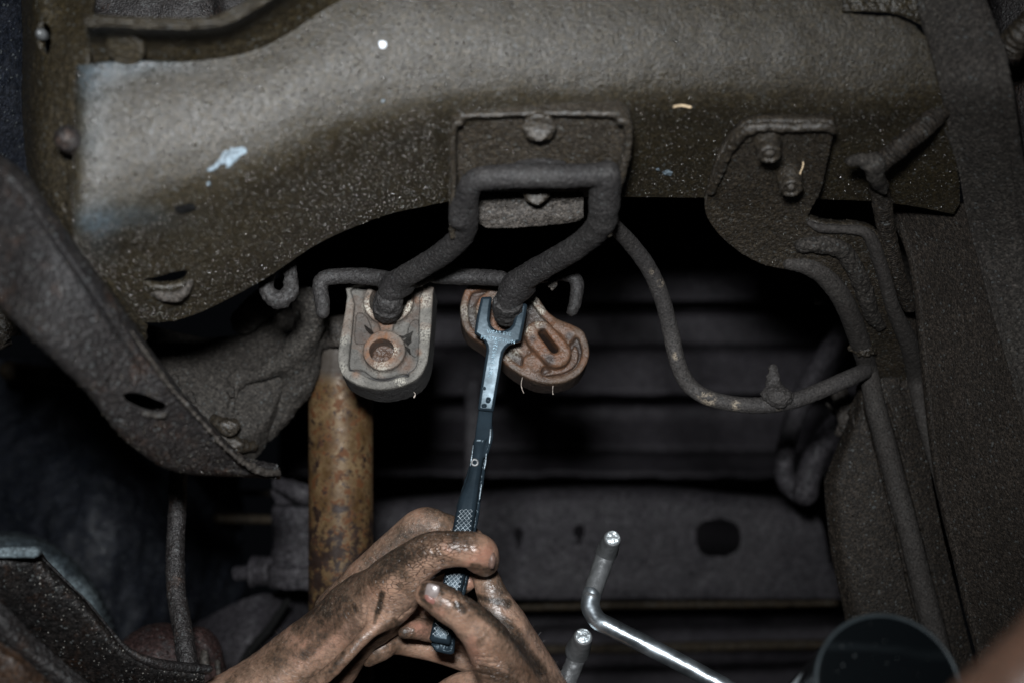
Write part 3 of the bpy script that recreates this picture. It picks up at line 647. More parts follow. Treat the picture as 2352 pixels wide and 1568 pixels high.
def isolator2():
    t = thing('exhaust_isolator', 'rust stained oily rubber isolator tilted behind the fork of the black tool', 'rubber isolator', C(1210, 700, .82), 'rubber exhaust isolators on the hanger pins')
    fr = Frame(1210, 790, .812, -.03, -.34); f = Field(.0004)
    oc = [(1290,205),(1238,270),(1212,380),(1222,500),(1275,600),(1400,690),(1500,760),(1590,850),(1700,930),(1830,990),(1960,1005),(2080,985),(2190,920),(2255,810),(2262,700),(2215,580),(2120,525),(2010,480),(1930,420),(1850,310),(1770,235),(1650,195),(1450,180)]
    f.prism(fr, [Z3(*p) for p in closed(oc, 3)], 0, .021, rnd=.0014)
    c = np.array([1735, 640]); inn = [(400, 0)]
    cen = np.array(oc, float); m = cen.mean(0)
    path = closed(oc, 3); d = np.roll(path, -1, 0) - np.roll(path, 1, 0); nr = np.stack([-d[:, 1], d[:, 0]], 1); nr /= np.linalg.norm(nr, axis=1, keepdims=True)
    if ((path + nr - m) ** 2).sum() > ((path - nr - m) ** 2).sum(): nr = -nr
    f.prism(fr, [Z3(*p) for p in path + nr * 62], -.004, .0045, mode='sub', rnd=.0008, k=.002)
    def cap(pts, z0, z1, r, k, mode='add', rnd=.001):
        q = np.array([fr.loc(*Z3(*p)) for p in pts]); R = r / 3.5558 * K * .812
        a = q[1] - q[0]; a /= np.linalg.norm(a); n = np.array([-a[1], a[0]])
        th = np.linspace(-math.pi / 2, math.pi / 2, 9)
        poly = [q[1] + R * (math.cos(x) * a + math.sin(x) * n) for x in th] + [q[0] - R * (math.cos(x) * a + math.sin(x) * n) for x in th]
        f.prism(fr, poly, z0, z1, px=False, mode=mode, rnd=rnd, k=k)
    cap([(1860,630),(1990,770)], -.0055, .018, 126, .003, rnd=.0025)
    cap([(1500,400),(1560,440)], .0, .018, 165, .003)
    cap([(1880,620),(1975,745)], -.012, .04, 34, .002, 'sub', .0002)
    # web blocks
    f.prism(fr, [Z3(*p) for p in closed([(1740,780),(1830,760),(1885,850),(1870,900),(1860,960),(1760,900),(1725,840)], 3)], -.0004, .012, k=.003, rnd=.002)
    f.prism(fr, [Z3(*p) for p in closed([(1980,500),(2130,560),(2160,600),(2100,680),(2020,640),(1980,580)], 3)], -.0002, .012, k=.003, rnd=.002)
    f.prism(fr, [Z3(*p) for p in closed([(1600,690),(1700,560),(1770,620),(1760,740),(1700,760)], 3)], .001, .012, k=.003, rnd=.002)
    f.prism(fr, [Z3(*p) for p in closed([(2110,760),(2150,690),(2180,760),(2150,850),(2050,910),(1900,930),(1960,890),(2070,840)], 3)], .0018, .012, k=.0015, rnd=.001)
    V, F = f.build(.00012, 700, lump=.00012, ls=110)
    zl = (V - fr.O) @ fr.N
    Z = lambda x, y, r, s: (*Z3(x, y), r / 3.5558, s)
    rust = blob(V, [Z(1950, 720, 190, .85), Z(1340, 300, 80, 1), Z(1560, 500, 110, .9), Z(1800, 850, 90, .6), Z(2080, 560, 80, .5), Z(2180, 800, 80, .6), Z(1660, 620, 60, .6)]) + .35 * (fbm(V, 50, 3) > .1)
    pale = blob(V, [Z(1800, 340, 40, .9), Z(1860, 420, 35, .9), Z(1640, 760, 55, .95), Z(1760, 570, 40, .8), Z(1280, 420, 60, .6), Z(1860, 510, 40, .6)])
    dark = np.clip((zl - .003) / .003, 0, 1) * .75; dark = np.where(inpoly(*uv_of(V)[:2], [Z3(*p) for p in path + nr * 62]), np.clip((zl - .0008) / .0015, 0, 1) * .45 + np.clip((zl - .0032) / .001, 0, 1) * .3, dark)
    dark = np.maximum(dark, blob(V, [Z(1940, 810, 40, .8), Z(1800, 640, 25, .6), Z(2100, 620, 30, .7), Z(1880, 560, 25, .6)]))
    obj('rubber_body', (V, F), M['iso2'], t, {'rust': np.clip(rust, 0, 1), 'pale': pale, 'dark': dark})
    strand('loose_fibre', [(1200, 866, .805, 1.1), (1197, 880, .805, 1.1), (1199, 892, .805, 1.1), (1203, 902, .805, 1.3)], M['fiber'], t)
    strand('loose_fibre', [(1270, 886, .805, 1.4), (1269, 896, .805, 1.0), (1270, 905, .805, 1.6)], M['fiber'], t)
isolator1(); isolator2()
# ================================================================== HANGER REMOVAL TOOL
def Z4(x, y): return ((1080 + x / 2.85) * .91875, (700 + y / 2.85) * .91875)
wt = thing('hanger_removal_tool', 'black forked pry tool with knurled handle gripped by both dirty hands', 'hand tool', C(1100, 1000, .77))
wf = Frame(1150, 760, .788, .0, -.09)
f = Field(.0004)
fork = [(348,128),(358,119),(418,117),(428,128),(418,200),(410,280),(420,322),(445,348),(478,360),(520,357),(552,342),(575,315),(584,280),(598,235),(618,180),(630,162),(668,166),(680,178),(672,240),(634,432),(620,440),(590,446),(555,460),(527,485),(510,515),(500,560),(490,640),(440,928),(434,936),(334,926),(326,914),(352,720),(378,560),(388,500),(384,465),(368,432),(340,405),(306,384),(300,374),(318,260)]
f.prism(wf, [Z4(*p) for p in fork], 0, .0055, rnd=.0013)
for q in ((372, 770, 3), (402, 850, 5), (398, 862, 4), (374, 893, 5), (366, 896, 4)):
    p = wf.loc(*Z4(*q[:2])); f.ball(wf.w(p[0], p[1], -.0002), (q[2] * .00012,) * 3, mode='sub', k=.0005)
forkVF = f.build(0, 300, lump=.00006, ls=60)
fk = obj('fork_head', forkVF, M['tool'], wt)
f = Field(.00045)
def D(z): return z
wh = wf
f.prism(Frame(1115, 1030, .7820, .0, -.27), [Z4(*p) for p in [(332,922),(434,930),(424,1060),(410,1120),(372,1152),(352,1144),(305,1142),(310,1080)]], -.0004, .0075, rnd=.001, k=.002)
f.chain([(1113,950,.7845,4.5),(1111,980,.783,5),(1106,1012,.781,5),(1100,1040,.779,3)], mode='sub', k=.0006)

f.chain([(1122,968,.788,5),(1127,990,.787,6),(1125,1012,.785,6),(1116,1045,.783,4)], mode='add', k=.0012)
wf = Frame(1115, 1030, .7815, .0, -.27)
hpoly = [(1086,1016),(1090,1009),(1110,1010),(1114,1016),(1112,1040),(1108,1063),(1104,1090),(1100,1115),(1097,1140),(1094,1164),(1090,1190),(1085,1218),(1071,1309),(1058,1366),(1044,1424),(1035,1474),(1031,1480),(990,1472),(985,1465),(995,1424),(1009,1366),(1023,1309),(1038,1218),(1043,1190),(1049,1164),(1056,1138),(1066,1113),(1074,1090),(1080,1063),(1084,1040)]
f.prism(wf, hpoly, .0, .0070, rnd=.0026, k=.002)
obj('handle', f.build(0, 300, lump=.00006, ls=60), M['tool'], wt)
f = Field(.0005)
f.prism(wf, [(1124,960),(1128,985),(1127,1010),(1118,1040),(1115,1070),(1109,1110),(1104,1140),(1101,1165),(1092,1222),(1078,1310),(1064,1372),(1050,1430),(1041,1496),(1034,1500),(998,1492),(988,1478),(1036,1218),(1052,1140),(1080,1050),(1096,980)], .0078, .0115, rnd=.001)
obj('rear_handle_half', f.build(.0003, 300), M['tool'], wt, label='rear plate of the folded handle with worn edges')
ps = []
for (u, v) in ((1090, 1060), ):
    p = wf.loc(1090, 1061)
f = Field(.00035); a = wf.loc(1090, 1102-0)
# rivet
p = wf.loc(1092, 1061); p = wf.loc(1090, 1061)
q = wf.loc((900 + 1125 / 3.92) * .91875, (1050 + 412 / 3.92) * .91875)
f.cyl(wf.w(q[0], q[1], .003), wf.w(q[0], q[1], -.0008), .0023, rnd=.0003); f.cyl(wf.w(q[0], q[1], .001), wf.w(q[0], q[1], -.004), .0010, mode='sub', k=.0003, rnd=.0001)
obj('rivet', f.build(.0001, 900), M['grip'], wt)
for pts in ([(1127,985,.783,2.2),(1126,1000,.782,3),(1124,1018,.781,2)], [(1117,1040,.780,1.5),(1115,1062,.779,2.5),(1112,1078,.778,1.5)], [(1087,1022,.782,1.3),(1083,1052,.780,2),(1080,1070,.779,1.2)], [(1106,1110,.776,1.4),(1103,1132,.775,2.2),(1101,1148,.774,1.4)]):
    f = Field(.0004); f.chain(pts, k=.0004); obj('worn_edge', f.build(.0001, 900), M['toolbright'], wt)
# knurling: crossed raised wires lying on the handle face
def knurl(v0, v1, uc0, uc1, hw0, hw1, step, mat, r):
    V = []; F = []
    def bar(a, b):
        A = wf.pt(*a, -.00018); B = wf.pt(*b, -.00018); d = B - A; d /= np.linalg.norm(d); s = np.cross(d, wf.N) * r; n = -wf.N * r
        i = len(V)
        for P in (A, B): V.extend([P - s + wf.N * r * 2, P + s + wf.N * r * 2, P + s * .4 + n, P - s * .4 + n])
        F.extend([(i, i + 1, i + 5, i + 4), (i + 1, i + 2, i + 6, i + 5), (i + 2, i + 3, i + 7, i + 6), (i + 3, i, i + 4, i + 7), (i + 3, i + 2, i + 1, i), (i + 4, i + 5, i + 6, i + 7)])
    H = v1 - v0
    cu = lambda v: uc0 + (uc1 - uc0) * (v - v0) / H
    hw = lambda v: hw0 + (hw1 - hw0) * (v - v0) / H
    n = int(H / step) + 5
    for sgn in (1, -1):
        for i in range(-4, n + 2):
            # line v = c + sgn*slope*(x) ; x in [-1,1] across
            c = v0 + i * step; seg = []
            for x in np.linspace(-1, 1, 13):
                v = c + sgn * x * hw((v0 + v1) / 2) * 1.05
                if v0 <= v <= v1: seg.append((cu(v) + x * hw(v), v))
            if len(seg) > 1: bar(seg[0], seg[-1])
    o = obj('knurling', (np.array(V), np.array(F)), mat, wt, smooth=False); o['kind'] = 'stuff'; return o
M['knurl'] = m_tool('knurl_ridge', (.05, .065, .075), .35, .3)
knurl(1168, 1226, 1071, 1061, 15, 19, 11, M['knurl'], .00016)
knurl(1296, 1356, 1049, 1036, 17, 19, 11, M['knurl'], .00018)
knurl(1424, 1460, 1019, 1012, 18, 19, 12, M['knurl'], .0002)
# lettering
def letters(txt, u, v, size, rot, parent, mat, ext=.00026):
    cu = bpy.data.curves.new('lettering', 'FONT'); cu.body = txt; cu.size = size; cu.extrude = ext; cu.bevel_depth = .00006; cu.align_x = 'CENTER'; cu.align_y = 'CENTER'; cu.resolution_u = 3; cu.space_character = 1.1
    tmp = bpy.data.objects.new('tmp', cu); COL.objects.link(tmp)
    me = bpy.data.meshes.new_from_object(tmp.evaluated_get(bpy.context.evaluated_depsgraph_get())); bpy.data.objects.remove(tmp)
    p = wf.loc(u, v); c, s = math.cos(rot), math.sin(rot)
    X = wf.X * c + wf.Y * s; Y = wf.Y * c - wf.X * s; Zn = -wf.N; O = wf.w(p[0], p[1], -.00012) - wloc(parent)
    mt = Matrix(((X[0], Y[0], Zn[0], 0), (X[1], Y[1], Zn[1], 0), (X[2], Y[2], Zn[2], 0), (0, 0, 0, 1)))
    me.transform(mt); me.materials.clear(); me.materials.append(mat)
    o = bpy.data.objects.new('lettering', me); COL.objects.link(o); o.parent = parent; o.location = tuple(O); return o
wf = wh; a1 = Z4(420, 670); a2 = Z4(462, 440); rot = math.atan2(-(a2[1] - a1[1]), a2[0] - a1[0])
letters('PAT. D495226S', (a1[0] + a2[0]) / 2 - 1, (a1[1] + a2[1]) / 2,   .0031, rot, fk, M['letter'])
letters('WEAR EYE', *Z4(478, 378), .0027, math.radians(-7), fk, M['letter'])
letters('PROTECTION', *Z4(470, 425), .0029, math.radians(-8), fk, M['letter'])
# ================================================================== PERSON (two forearms and hands)
pe = thing('person', 'mechanic reaching up with two bare grease-stained hands closed round the tool handle', 'person', C(900, 1568, .80))
h = .0009
f = Field(h)
# left forearm, wrist, back of hand
f.chain([(470,1700,.80,118),(610,1600,.80,98),(700,1512,.795,82),(775,1447,.788,74),(840,1396,.78,68)], k=.006)
f.chain([(640,1640,.815,80),(735,1560,.81,66),(800,1480,.80,55),(860,1420,.79,44)], k=.010)
f.chain([(690,1600,.762,18),(780,1522,.752,16),(838,1462,.752,15),(885,1425,.754,14)], k=.010)     # tendon
f.chain([(820,1400,.785,66),(872,1360,.768,62),(905,1330,.757,56),(925,1312,.752,50)], k=.010)
f.chain([(850,1410,.775,48),(905,1380,.762,44),(930,1352,.756,42)], k=.012)
# index finger
f.chain([(905,1335,.757,56),(955,1290,.747,51),(995,1266,.741,46),(1040,1260,.737,41),(1086,1262,.737,43),(1102,1276,.741,41),(1110,1292,.748,28)], k=.005)
f.chain([(1105,1268,.742,34),(1118,1288,.748,27),(1116,1299,.752,22)], k=.004)
# middle finger behind
f.chain([(770,1400,.815,48),(850,1320,.808,48),(920,1250,.800,44),(972,1208,.793,42),(1012,1212,.792,37),(1050,1222,.797,33),(1085,1240,.800,28)], k=.006)
# ring, little finger further behind, and the thumb hooked round the back of the handle
f.chain([(800,1425,.825,46),(880,1350,.825,42),(950,1290,.825,38),(1020,1290,.82,34),(1070,1305,.812,28)], k=.006)
f.chain([(830,1460,.83,40),(900,1400,.835,36),(960,1370,.83,32),(1020,1368,.82,28),(1050,1372,.81,24)], k=.006)
f.chain([(870,1430,.79,40),(940,1400,.80,38),(1020,1350,.795,32),(1062,1336,.785,27),(1076,1332,.780,22)], k=.006)
left = f.build(.00015, 250, lump=.00035, ls=60, clip=(np.array([-1, .5, -.262]), np.array([1, 1.2, 1])))
# right hand and forearm
f = Field(h)
f.chain([(976,1364,.722,24),(992,1366,.720,33),(1020,1382,.719,40),(1048,1400,.719,41),(1072,1418,.721,42),(1105,1450,.726,49),(1130,1490,.734,56),(1165,1560,.752,66),(1210,1650,.77,84)], k=.006)
f.chain([(1260,1700,.79,100),(1220,1590,.785,78),(1185,1520,.775,66),(1160,1460,.765,55)], k=.010)
f.chain([(1230,1600,.79,62),(1198,1500,.782,48),(1168,1440,.774,40),(1140,1395,.768,34)], k=.010)
# index finger of the right hand goes up and back behind the handle
f.chain([(1160,1440,.772,44),(1138,1385,.768,36),(1122,1342,.768,32),(1110,1318,.775,28),(1090,1316,.79,24),(1060,1330,.80,21)], k=.005)
# middle, ring and little finger wrap behind, tips showing left of the handle
f.chain([(1170,1470,.785,42),(1120,1440,.80,34),(1050,1410,.80,27),(980,1392,.79,24)], k=.004)
f.chain([(1175,1500,.795,42),(1110,1480,.806,36),(1030,1452,.80,29),(975,1446,.785,25),(950,1446,.778,21),(930,1450,.775,16)], k=.004)
f.chain([(1180,1530,.80,40),(1110,1520,.812,34),(1000,1490,.812,29),(905,1468,.805,34),(872,1486,.80,32),(846,1512,.80,18)], k=.004)
f.chain([(1010,1600,.80,30),(1050,1572,.79,26),(1090,1572,.785,34),(1130,1580,.78,40)], k=.006)
right = f.build(.00015, 250, lump=.0003, ls=60, clip=(np.array([-1, .5, -.262]), np.array([1, 1.2, 1])))
V = np.concatenate([left[0], right[0]]); F = np.concatenate([left[1], right[1] + len(left[0])])
# real skin folds
u, v, d = uv_of(V); N = vnormals(V, F); isR = np.arange(len(V)) >= len(left[0])
def fold(lines, depth, w):
    r = np.zeros(len(V))
    for (x1, y1, x2, y2, who) in lines:
        ex, ey = x2 - x1, y2 - y1; t = np.clip(((u - x1) * ex + (v - y1) * ey) / (ex * ex + ey * ey), 0, 1)
        wob = 1.5 * np.sin(t * 9 + x1)
        q = np.hypot(u - x1 - ex * t + wob, v - y1 - ey * t + wob * .4) / w
        r = np.maximum(r, np.exp(-q * q) * (isR == who))
    return r * depth
fr_ = fold([(1060,1352,1070,1372,1),(1048,1350,1062,1385,1),(1040,1362,1050,1398,1),(1072,1365,1080,1390,1),
            (1096,1518,1140,1524,1),(1098,1530,1150,1540,1),(1100,1545,1160,1558,1),(1094,1508,1130,1510,1),
            (1075,1236,1080,1286,0),(1082,1238,1088,1280,0),(915,1420,945,1395,0),(840,1340,880,1390,0),
            (980,1238,1000,1280,0),(968,1244,990,1292,0),(995,1234,1012,1270,0),(955,1256,975,1300,0)], .0007, 2.2)
V = V - N * fr_[:, None]
n1 = fbm(V, 70, 8); n2 = fbm(V, 220, 9)
dirt = np.where(isR,
    strokes(V, [(1008,1338,1060,1356,13,1),(1060,1356,1110,1402,14,.95),(1110,1402,1180,1462,18,.9),(1180,1462,1240,1540,14,.85),(1050,1388,1064,1400,9,.9),(1100,1372,1165,1385,9,.9),(968,1362,974,1344,6,.95),(974,1343,1004,1338,6,.9),(1006,1340,1016,1362,5,.8),(970,1372,990,1392,5,.6),(1090,1420,1150,1450,26,.35),(1110,1540,1180,1568,16,.55),(1120,1390,1150,1340,20,.5),(850,1500,900,1470,40,.5),(1150,1480,1250,1600,30,.35),(1120,1400,1140,1330,26,.45),(1000,1372,1050,1400,26,.25),(1100,1480,1110,1450,10,.4)]),
    strokes(V, [(868,1405,878,1362,6,1.0),(868,1400,860,1430,4,.6),(975,1243,1010,1238,12,.6),(850,1330,960,1262,18,.72),(820,1340,900,1290,14,.6),(935,1330,905,1300,12,.45),(1000,1272,1060,1296,12,.40),(1085,1300,1125,1310,9,.55),(920,1345,950,1365,14,.45),(700,1500,800,1400,14,.5),(640,1520,720,1430,18,.35),(760,1540,790,1500,7,.7),(730,1410,740,1425,8,.5),(812,1388,818,1400,6,.8),(950,1235,1030,1200,40,.60),(700,1440,940,1235,34,.58),(1010,1180,1060,1230,40,.62),(560,1560,700,1450,36,.30),(700,1580,840,1470,30,.32),(905,1420,910,1426,5,.8),(560,1560,640,1530,20,.3),(860,1480,900,1440,20,.6)]))
dirt = np.clip(dirt * 1.15 + .22 * n1 * (dirt > 0.02) + .10 * np.maximum(n1, 0), 0, 1)
crease = np.where(isR, strokes(V, [(1040,1380,1075,1380,20,.8),(1100,1520,1160,1550,24,.5)]), strokes(V, [(960,1290,1010,1260,36,1.3),(890,1350,960,1300,34,.9),(1070,1260,1090,1260,14,.6),(820,1400,880,1370,40,.35)]))
red = np.where(isR, strokes(V, [(1010,1400,1000,1375,16,.5),(930,1440,975,1445,18,.75),(1085,1470,1090,1520,14,.35)]), strokes(V, [(1085,1300,1120,1270,20,.45),(1040,1250,1070,1252,20,.35),(690,1480,760,1440,40,.35),(1070,1330,1082,1340,14,.4)]))
sand = np.where(isR, strokes(V, [(1150,1300,1165,1370,14,1),(1165,1370,1185,1410,14,1),(1060,1355,1180,1465,14,.8)]), strokes(V, [(740,1390,950,1200,26,1),(940,1215,1000,1170,30,1),(650,1470,760,1370,12,.7)]))
pb = obj('body', (V, F), M['skin'], pe, {'dirt': dirt, 'crease': crease, 'red': red * .5, 'sand': sand})
def nail(pts, d, bulge, mat, rotn=(0, 0), t=.0011):
    f = Field(.0003); fr = Frame(pts[0][0], pts[0][1], d, *rotn); poly = closed(pts, 3)
    f.prism(fr, poly, 0, t, rnd=.0005); c = np.mean([fr.loc(*p) for p in poly], 0)
    V, F = f.build(.00004, 900); q = V - fr.w(c[0], c[1]); x = q @ fr.X; y = q @ fr.Y
    return (V + fr.N[None] * ((x * x + y * y) * bulge)[:, None], F)
def front(u0, v0, m=isR, r=4):
    k = (np.hypot(u - u0, v - v0) < r) & m; return d[k].min()
dn = front(990, 1362)
obj('fingernail', nail([(975,1362),(978,1345),(985,1339),(1004,1345),(1009,1352),(1003,1374),(996,1386),(982,1378),(974,1370)], dn - .0005, 45, M['nail'], (.15, .0)), M['nail'], pb)
obj('nail_bed', nail([(974,1372),(976,1364),(986,1368),(1000,1378),(996,1388),(982,1382)], dn - .0008, 45, M['nailred'], (.15, .0)), M['nailred'], pb)
dn = front(1126, 1284, ~isR, 6)
f = Field(.0003); f.ball(C(1129, 1285, dn + .0035), (.0024, .0035, .0046), k=.0005)
obj('fingernail', f.build(.00005, 900), M['nailold'], pb)
# fine hairs on the forearms
HV = []; HF = []
rs = np.random.RandomState(4)
cand = np.where(((v > 1440) & (u < 760) & ~isR) | ((u > 1180) & (v > 1440) & isR & (u - 1300 + (1568 - v) * .8 > -60)))[0]
for i in rs.choice(cand, 900):
    p = V[i]; n = N[i]; t = np.cross(n, (0, 1, 0.3)); t /= np.linalg.norm(t) + 1e-9
    dr = n * .55 + np.array([.5, 0, .5]) * rs.uniform(.3, 1) + t * rs.uniform(-.4, .4); dr /= np.linalg.norm(dr); L_ = rs.uniform(.003, .007)
    s = np.cross(dr, n) ; s = s / (np.linalg.norm(s) + 1e-9) * .00007; k = len(HV)
    HV += [p - s, p + s, p + dr * L_ * .6 + n * .0002 + s * .7, p + dr * L_ * .6 + n * .0002 - s * .7]; HF.append((k, k + 1, k + 2, k + 3))
M['hair'] = m_plain('body_hair', (.03, .022, .018), .5)
o = obj('arm_hair', (np.array(HV), np.array(HF)), M['hair'], pb); o['kind'] = 'stuff'
# second person: blurred skin at the lower right corner, close to the lens
f = Field(.0015); f.chain([(2700,1290,.38,150),(2386,1604,.38,150),(2170,1810,.38,150)], k=.004)
V2, F2 = f.build(.0002, 200); z = np.zeros(len(V2))
o = obj('hand', (V2, F2), M['skin'], None, {'dirt': z + .62, 'crease': z, 'red': z + .5, 'sand': z})
tag(o, 'blurred reddish bare skin poking into the bottom right corner, close to the lens', 'hand')
# ================================================================== SHOCK ABSORBER
sa = thing('shock_absorber', 'upright tube with flaking gold paint and dark rust behind the left isolator', 'shock absorber', C(783, 1300, .93))
f = Field(.0012); ax0 = C(783, 1640, .93); ax1 = C(783, 850, .93); r = 74 * K * .93
f.cyl(ax0, C(783, 845, .93), r, rnd=.002); f.cyl(C(783, 846, .93), C(781, 780, .93), r, r2=r * .80, k=.003); f.cyl(C(781, 785, .93), C(770, 735, .925), r * .70, r2=r * .48, k=.006)
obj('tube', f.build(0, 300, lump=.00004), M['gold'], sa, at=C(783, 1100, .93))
f = Field(.0012); f.chain([(752,760,.91,18),(770,752,.90,24),(800,756,.91,22)], k=.006); f.chain([(742,790,.91,12),(790,782,.895,14),(840,800,.91,12)], k=.006)
obj('collar', f.build(.0006, 250), M['grime'], sa)
# ================================================================== CAST KNUCKLE behind, left
kn = thing('suspension_knuckle', 'grey dusty casting with a curved rib and upright lug left of the gold tube', 'knuckle', C(520, 1000, .88))
G = [[(300,735,.93),(330,830,.90),(380,930,.89),(440,1010,.89),(500,1070,.90)],
     [(380,755,.92),(410,840,.895),(450,930,.885),(490,1010,.885),(540,1070,.90)],
     [(480,775,.925),(500,850,.90),(520,930,.89),(545,1000,.885),(575,1060,.90)],
     [(570,760,.93),(585,840,.905),(600,920,.895),(600,980,.89),(598,1040,.905)],
     [(650,700,.93),(665,780,.91),(660,860,.905),(640,930,.90),(620,1000,.91)],
     [(745,680,.95),(735,770,.95),(712,850,.95),(672,935,.95),(628,1005,.95)]]
obj('web', loft(G, 260, 240, amp=.0003, ns=500, thick=.01, seed=31, lump=.0009), M['dust'], kn)
f = Field(.0009)
f.chain([(702,690,.880,34),(712,730,.880,34),(700,775,.885,32),(660,820,.89,26),(600,855,.893,18),(540,872,.896,10)], k=.008)
f.chain([(712,700,.885,30),(735,750,.90,22),(760,775,.905,16)], k=.006)
f.chain([(545,860,.893,10),(530,940,.89,12),(528,990,.885,14)], k=.010)
f.chain([(560,740,.92,30),(600,700,.91,34),(650,670,.91,30)], k=.008)
f.chain([(700,790,.90,34),(690,860,.905,40),(650,930,.91,36),(605,990,.91,28)], k=.012)
obj('rib', f.build(.0006, 350, lump=.0008), M['dust'], kn)
f = Field(.0009)
f.chain([(495,965,.872,14),(520,980,.868,20),(540,975,.868,14)], k=.006); f.chain([(515,1010,.88,20),(545,1020,.88,18),(580,1025,.89,12)], k=.004)
obj('bolt_lug', f.build(.0009, 300), M['grime_brown'], kn)
for q in ((438, 905, .884), (448, 968, .882), (528, 893, .884), (445, 940, .885), (402, 868, .888)):
    f = Field(.0008); f.chain([(q[0], q[1], q[2], 10), (q[0] + 5, q[1] + 14, q[2], 7)], k=.003, curve=False); obj('casting_bump', f.build(.0007, 300), M['dust'], kn)
# ================================================================== LEFT SUSPENSION ARM (diagonal, near the lens)
ar = thing('trailing_arm', 'dark flat steel arm sweeping diagonally down the left side with a torn slit', 'suspension arm', C(300, 900, .62))
up = [(-40,330),(0,362),(60,408),(120,492),(190,590),(250,672),(300,742),(350,815),(400,882),(440,930),(480,972),(515,1012),(545,1042),(590,1066),(640,1078)]
dn_ = [(-60,640),(0,702),(40,745),(90,790),(150,850),(205,905),(245,960),(285,1005),(320,1035),(355,1060),(390,1075),(430,1086),(490,1090),(560,1094),(642,1098)]
A_ = []
for i, (p, q) in enumerate(zip(up, dn_)):
    t = i / 14; d0 = .575 + .145 * t
    row = [(p[0] + 4, p[1] - 3, d0 + .014), (p[0], p[1], d0 + .002)]
    for w_ in (.12, .35, .6, .85): row.append((p[0] + (q[0] - p[0]) * w_, p[1] + (q[1] - p[1]) * w_, d0 + .004 * w_ - .004))
    row += [(q[0], q[1], d0 + .006), (q[0] + 2, q[1] + 1, d0 + .02)]
    A_.append(row)
slit = [(280,906),(298,900),(318,902),(335,906),(352,914),(372,922),(388,934),(384,946),(364,950),(342,946),(326,940),(308,930),(290,920)]
armVF = loft(A_, 640, 240, amp=.00022, ns=600, thick=.0045, holes=[slit], seed=41, lump=.0004,
    fn=lambda u_, v_, P: -.0022 * np.exp(-((v_ - np.interp(u_, [-40, 20, 60, 110, 150, 210, 300, 400], [372, 410, 455, 530, 590, 680, 812, 960])) / 7) ** 2) * (u_ < 330))
obj('arm_plate', armVF, M['armsteel'], ar)
droplets(armVF, 900, M['oil'], ar, .0002, .0006, lambda u, v: 1 + 0 * u, seed=6, name='grit_specks')
f = Field(.0007); f.chain([(278,922,.650,3),(302,940,.650,6),(332,950,.651,7),(362,955,.652,6),(388,948,.654,3)], k=.002)
obj('torn_lip', f.build(.0008, 420), M['dust'], ar)
f = Field(.0008); f.chain([(300,760,.630,3),(340,818,.637,5),(372,862,.647,7),(400,898,.652,5),(455,958,.664,4),(520,1030,.68,5),(590,1078,.70,9),(640,1086,.714,7)], k=.003)
obj('crusted_edge', f.build(.0006, 500), M['grime'], ar)
# dark body behind upper-left
bp = obj('wheel_arch', loft([[(-200,-200,.78),(-150,200,.76),(-200,600,.74)],[(30,-200,.76),(40,200,.74),(60,420,.70)],[(66,-200,.73),(66,200,.72),(80,430,.70)]], 80, 120, amp=.0004, ns=300, thick=.003), M['blue'])
tag(bp, 'dark bluish panel edge running up the far left side', 'body panel')
sb = obj('bump_stop', loft([[(-40,690,.80),(-40,760,.79),(-30,820,.80)],[(0,700,.79),(0,745,.785),(0,800,.79)],[(30,735,.79),(30,755,.79),(25,775,.79)],[(50,758,.80),(50,764,.80),(48,770,.80)]], 60, 60, amp=.0006, ns=300, thick=.01), M['grime_brown'])
tag(sb, 'small brown lump peeking out below the diagonal arm at the left edge', 'bump stop')
fp = obj('floor_pan', loft([[(100,-300,.80),(100,60,.80),(150,160,.80)],[(450,-300,.80),(450,60,.80),(480,160,.80)],[(560,-300,.82),(560,60,.82),(620,160,.82)],[(1000,-300,.82),(1000,60,.82),(1000,160,.82)]], 120, 90, amp=.0005, ns=250, thick=.003, lump=.001), M['darkmetal'])
tag(fp, 'dark underbody sheet glimpsed above the upper left flange', 'floor pan')
# ================================================================== LOWER LEFT
sp = obj('splash_liner', loft([[(-100,820,1.25),(-100,1200,1.2),(-100,1700,1.2)],[(200,820,1.25),(200,1200,1.12),(200,1700,1.15)],[(420,820,1.25),(420,1200,1.2),(420,1700,1.2)],[(560,820,1.35),(560,1200,1.3),(560,1700,1.3)]], 120, 120, amp=.0006, ns=120, thick=.004, lump=.004), M['blue'])
tag(sp, 'very dark blue wheel arch liner behind the lower left parts', 'liner')
# faint old gold cross tubes behind the arm
for (u0, v0, u1, v1, r_, d_, lb) in ((20,850,230,880,22,1.12,'dim brass coloured tube under the diagonal arm near the left edge'), (500,1190,640,1192,12,1.22,'dim brass coloured strip left of the grey damper'), (480,1130,650,1132,8,1.26,'faint brown strip just below the tip of the diagonal arm')):
    f = Field(.002); f.chain([(u0,v0,d_,r_),(u1,v1,d_,r_*.9)], curve=False); o = obj('brass_tube', f.build(.0004, 200), M['farbrown']); tag(o, lb, 'tube')
ty = thing('tyre', 'dusty bluish rounded tyre shoulder at the lower left edge', 'tyre', C(60, 1500, .95))
R_ = []
for k in range(9):
    a = math.radians(-115 + k * 27 * .62); cu_, cv_ = 15, 1560
    def tp(rr, dz): return (cu_ + rr * math.cos(a) * 0.78, cv_ + rr * math.sin(a), dz)
    R_.append([tp(340, 1.06), tp(336, .99), tp(326, .955), tp(300, .94), tp(262, .945), tp(255, .965), tp(200, .97)])
obj('sidewall', loft(R_, 260, 90, amp=.0007, ns=60, thick=.006, fn=lambda u_, v_, P: .0004 * np.sin(np.arctan2(v_ - 1560, u_ - 15) * 80 + 2 * np.sin(u_ * .05)) * np.clip((np.hypot((u_ - 15) / .78, v_ - 1560) - 260) / 60, 0, 1)), M['tyre'], ty)
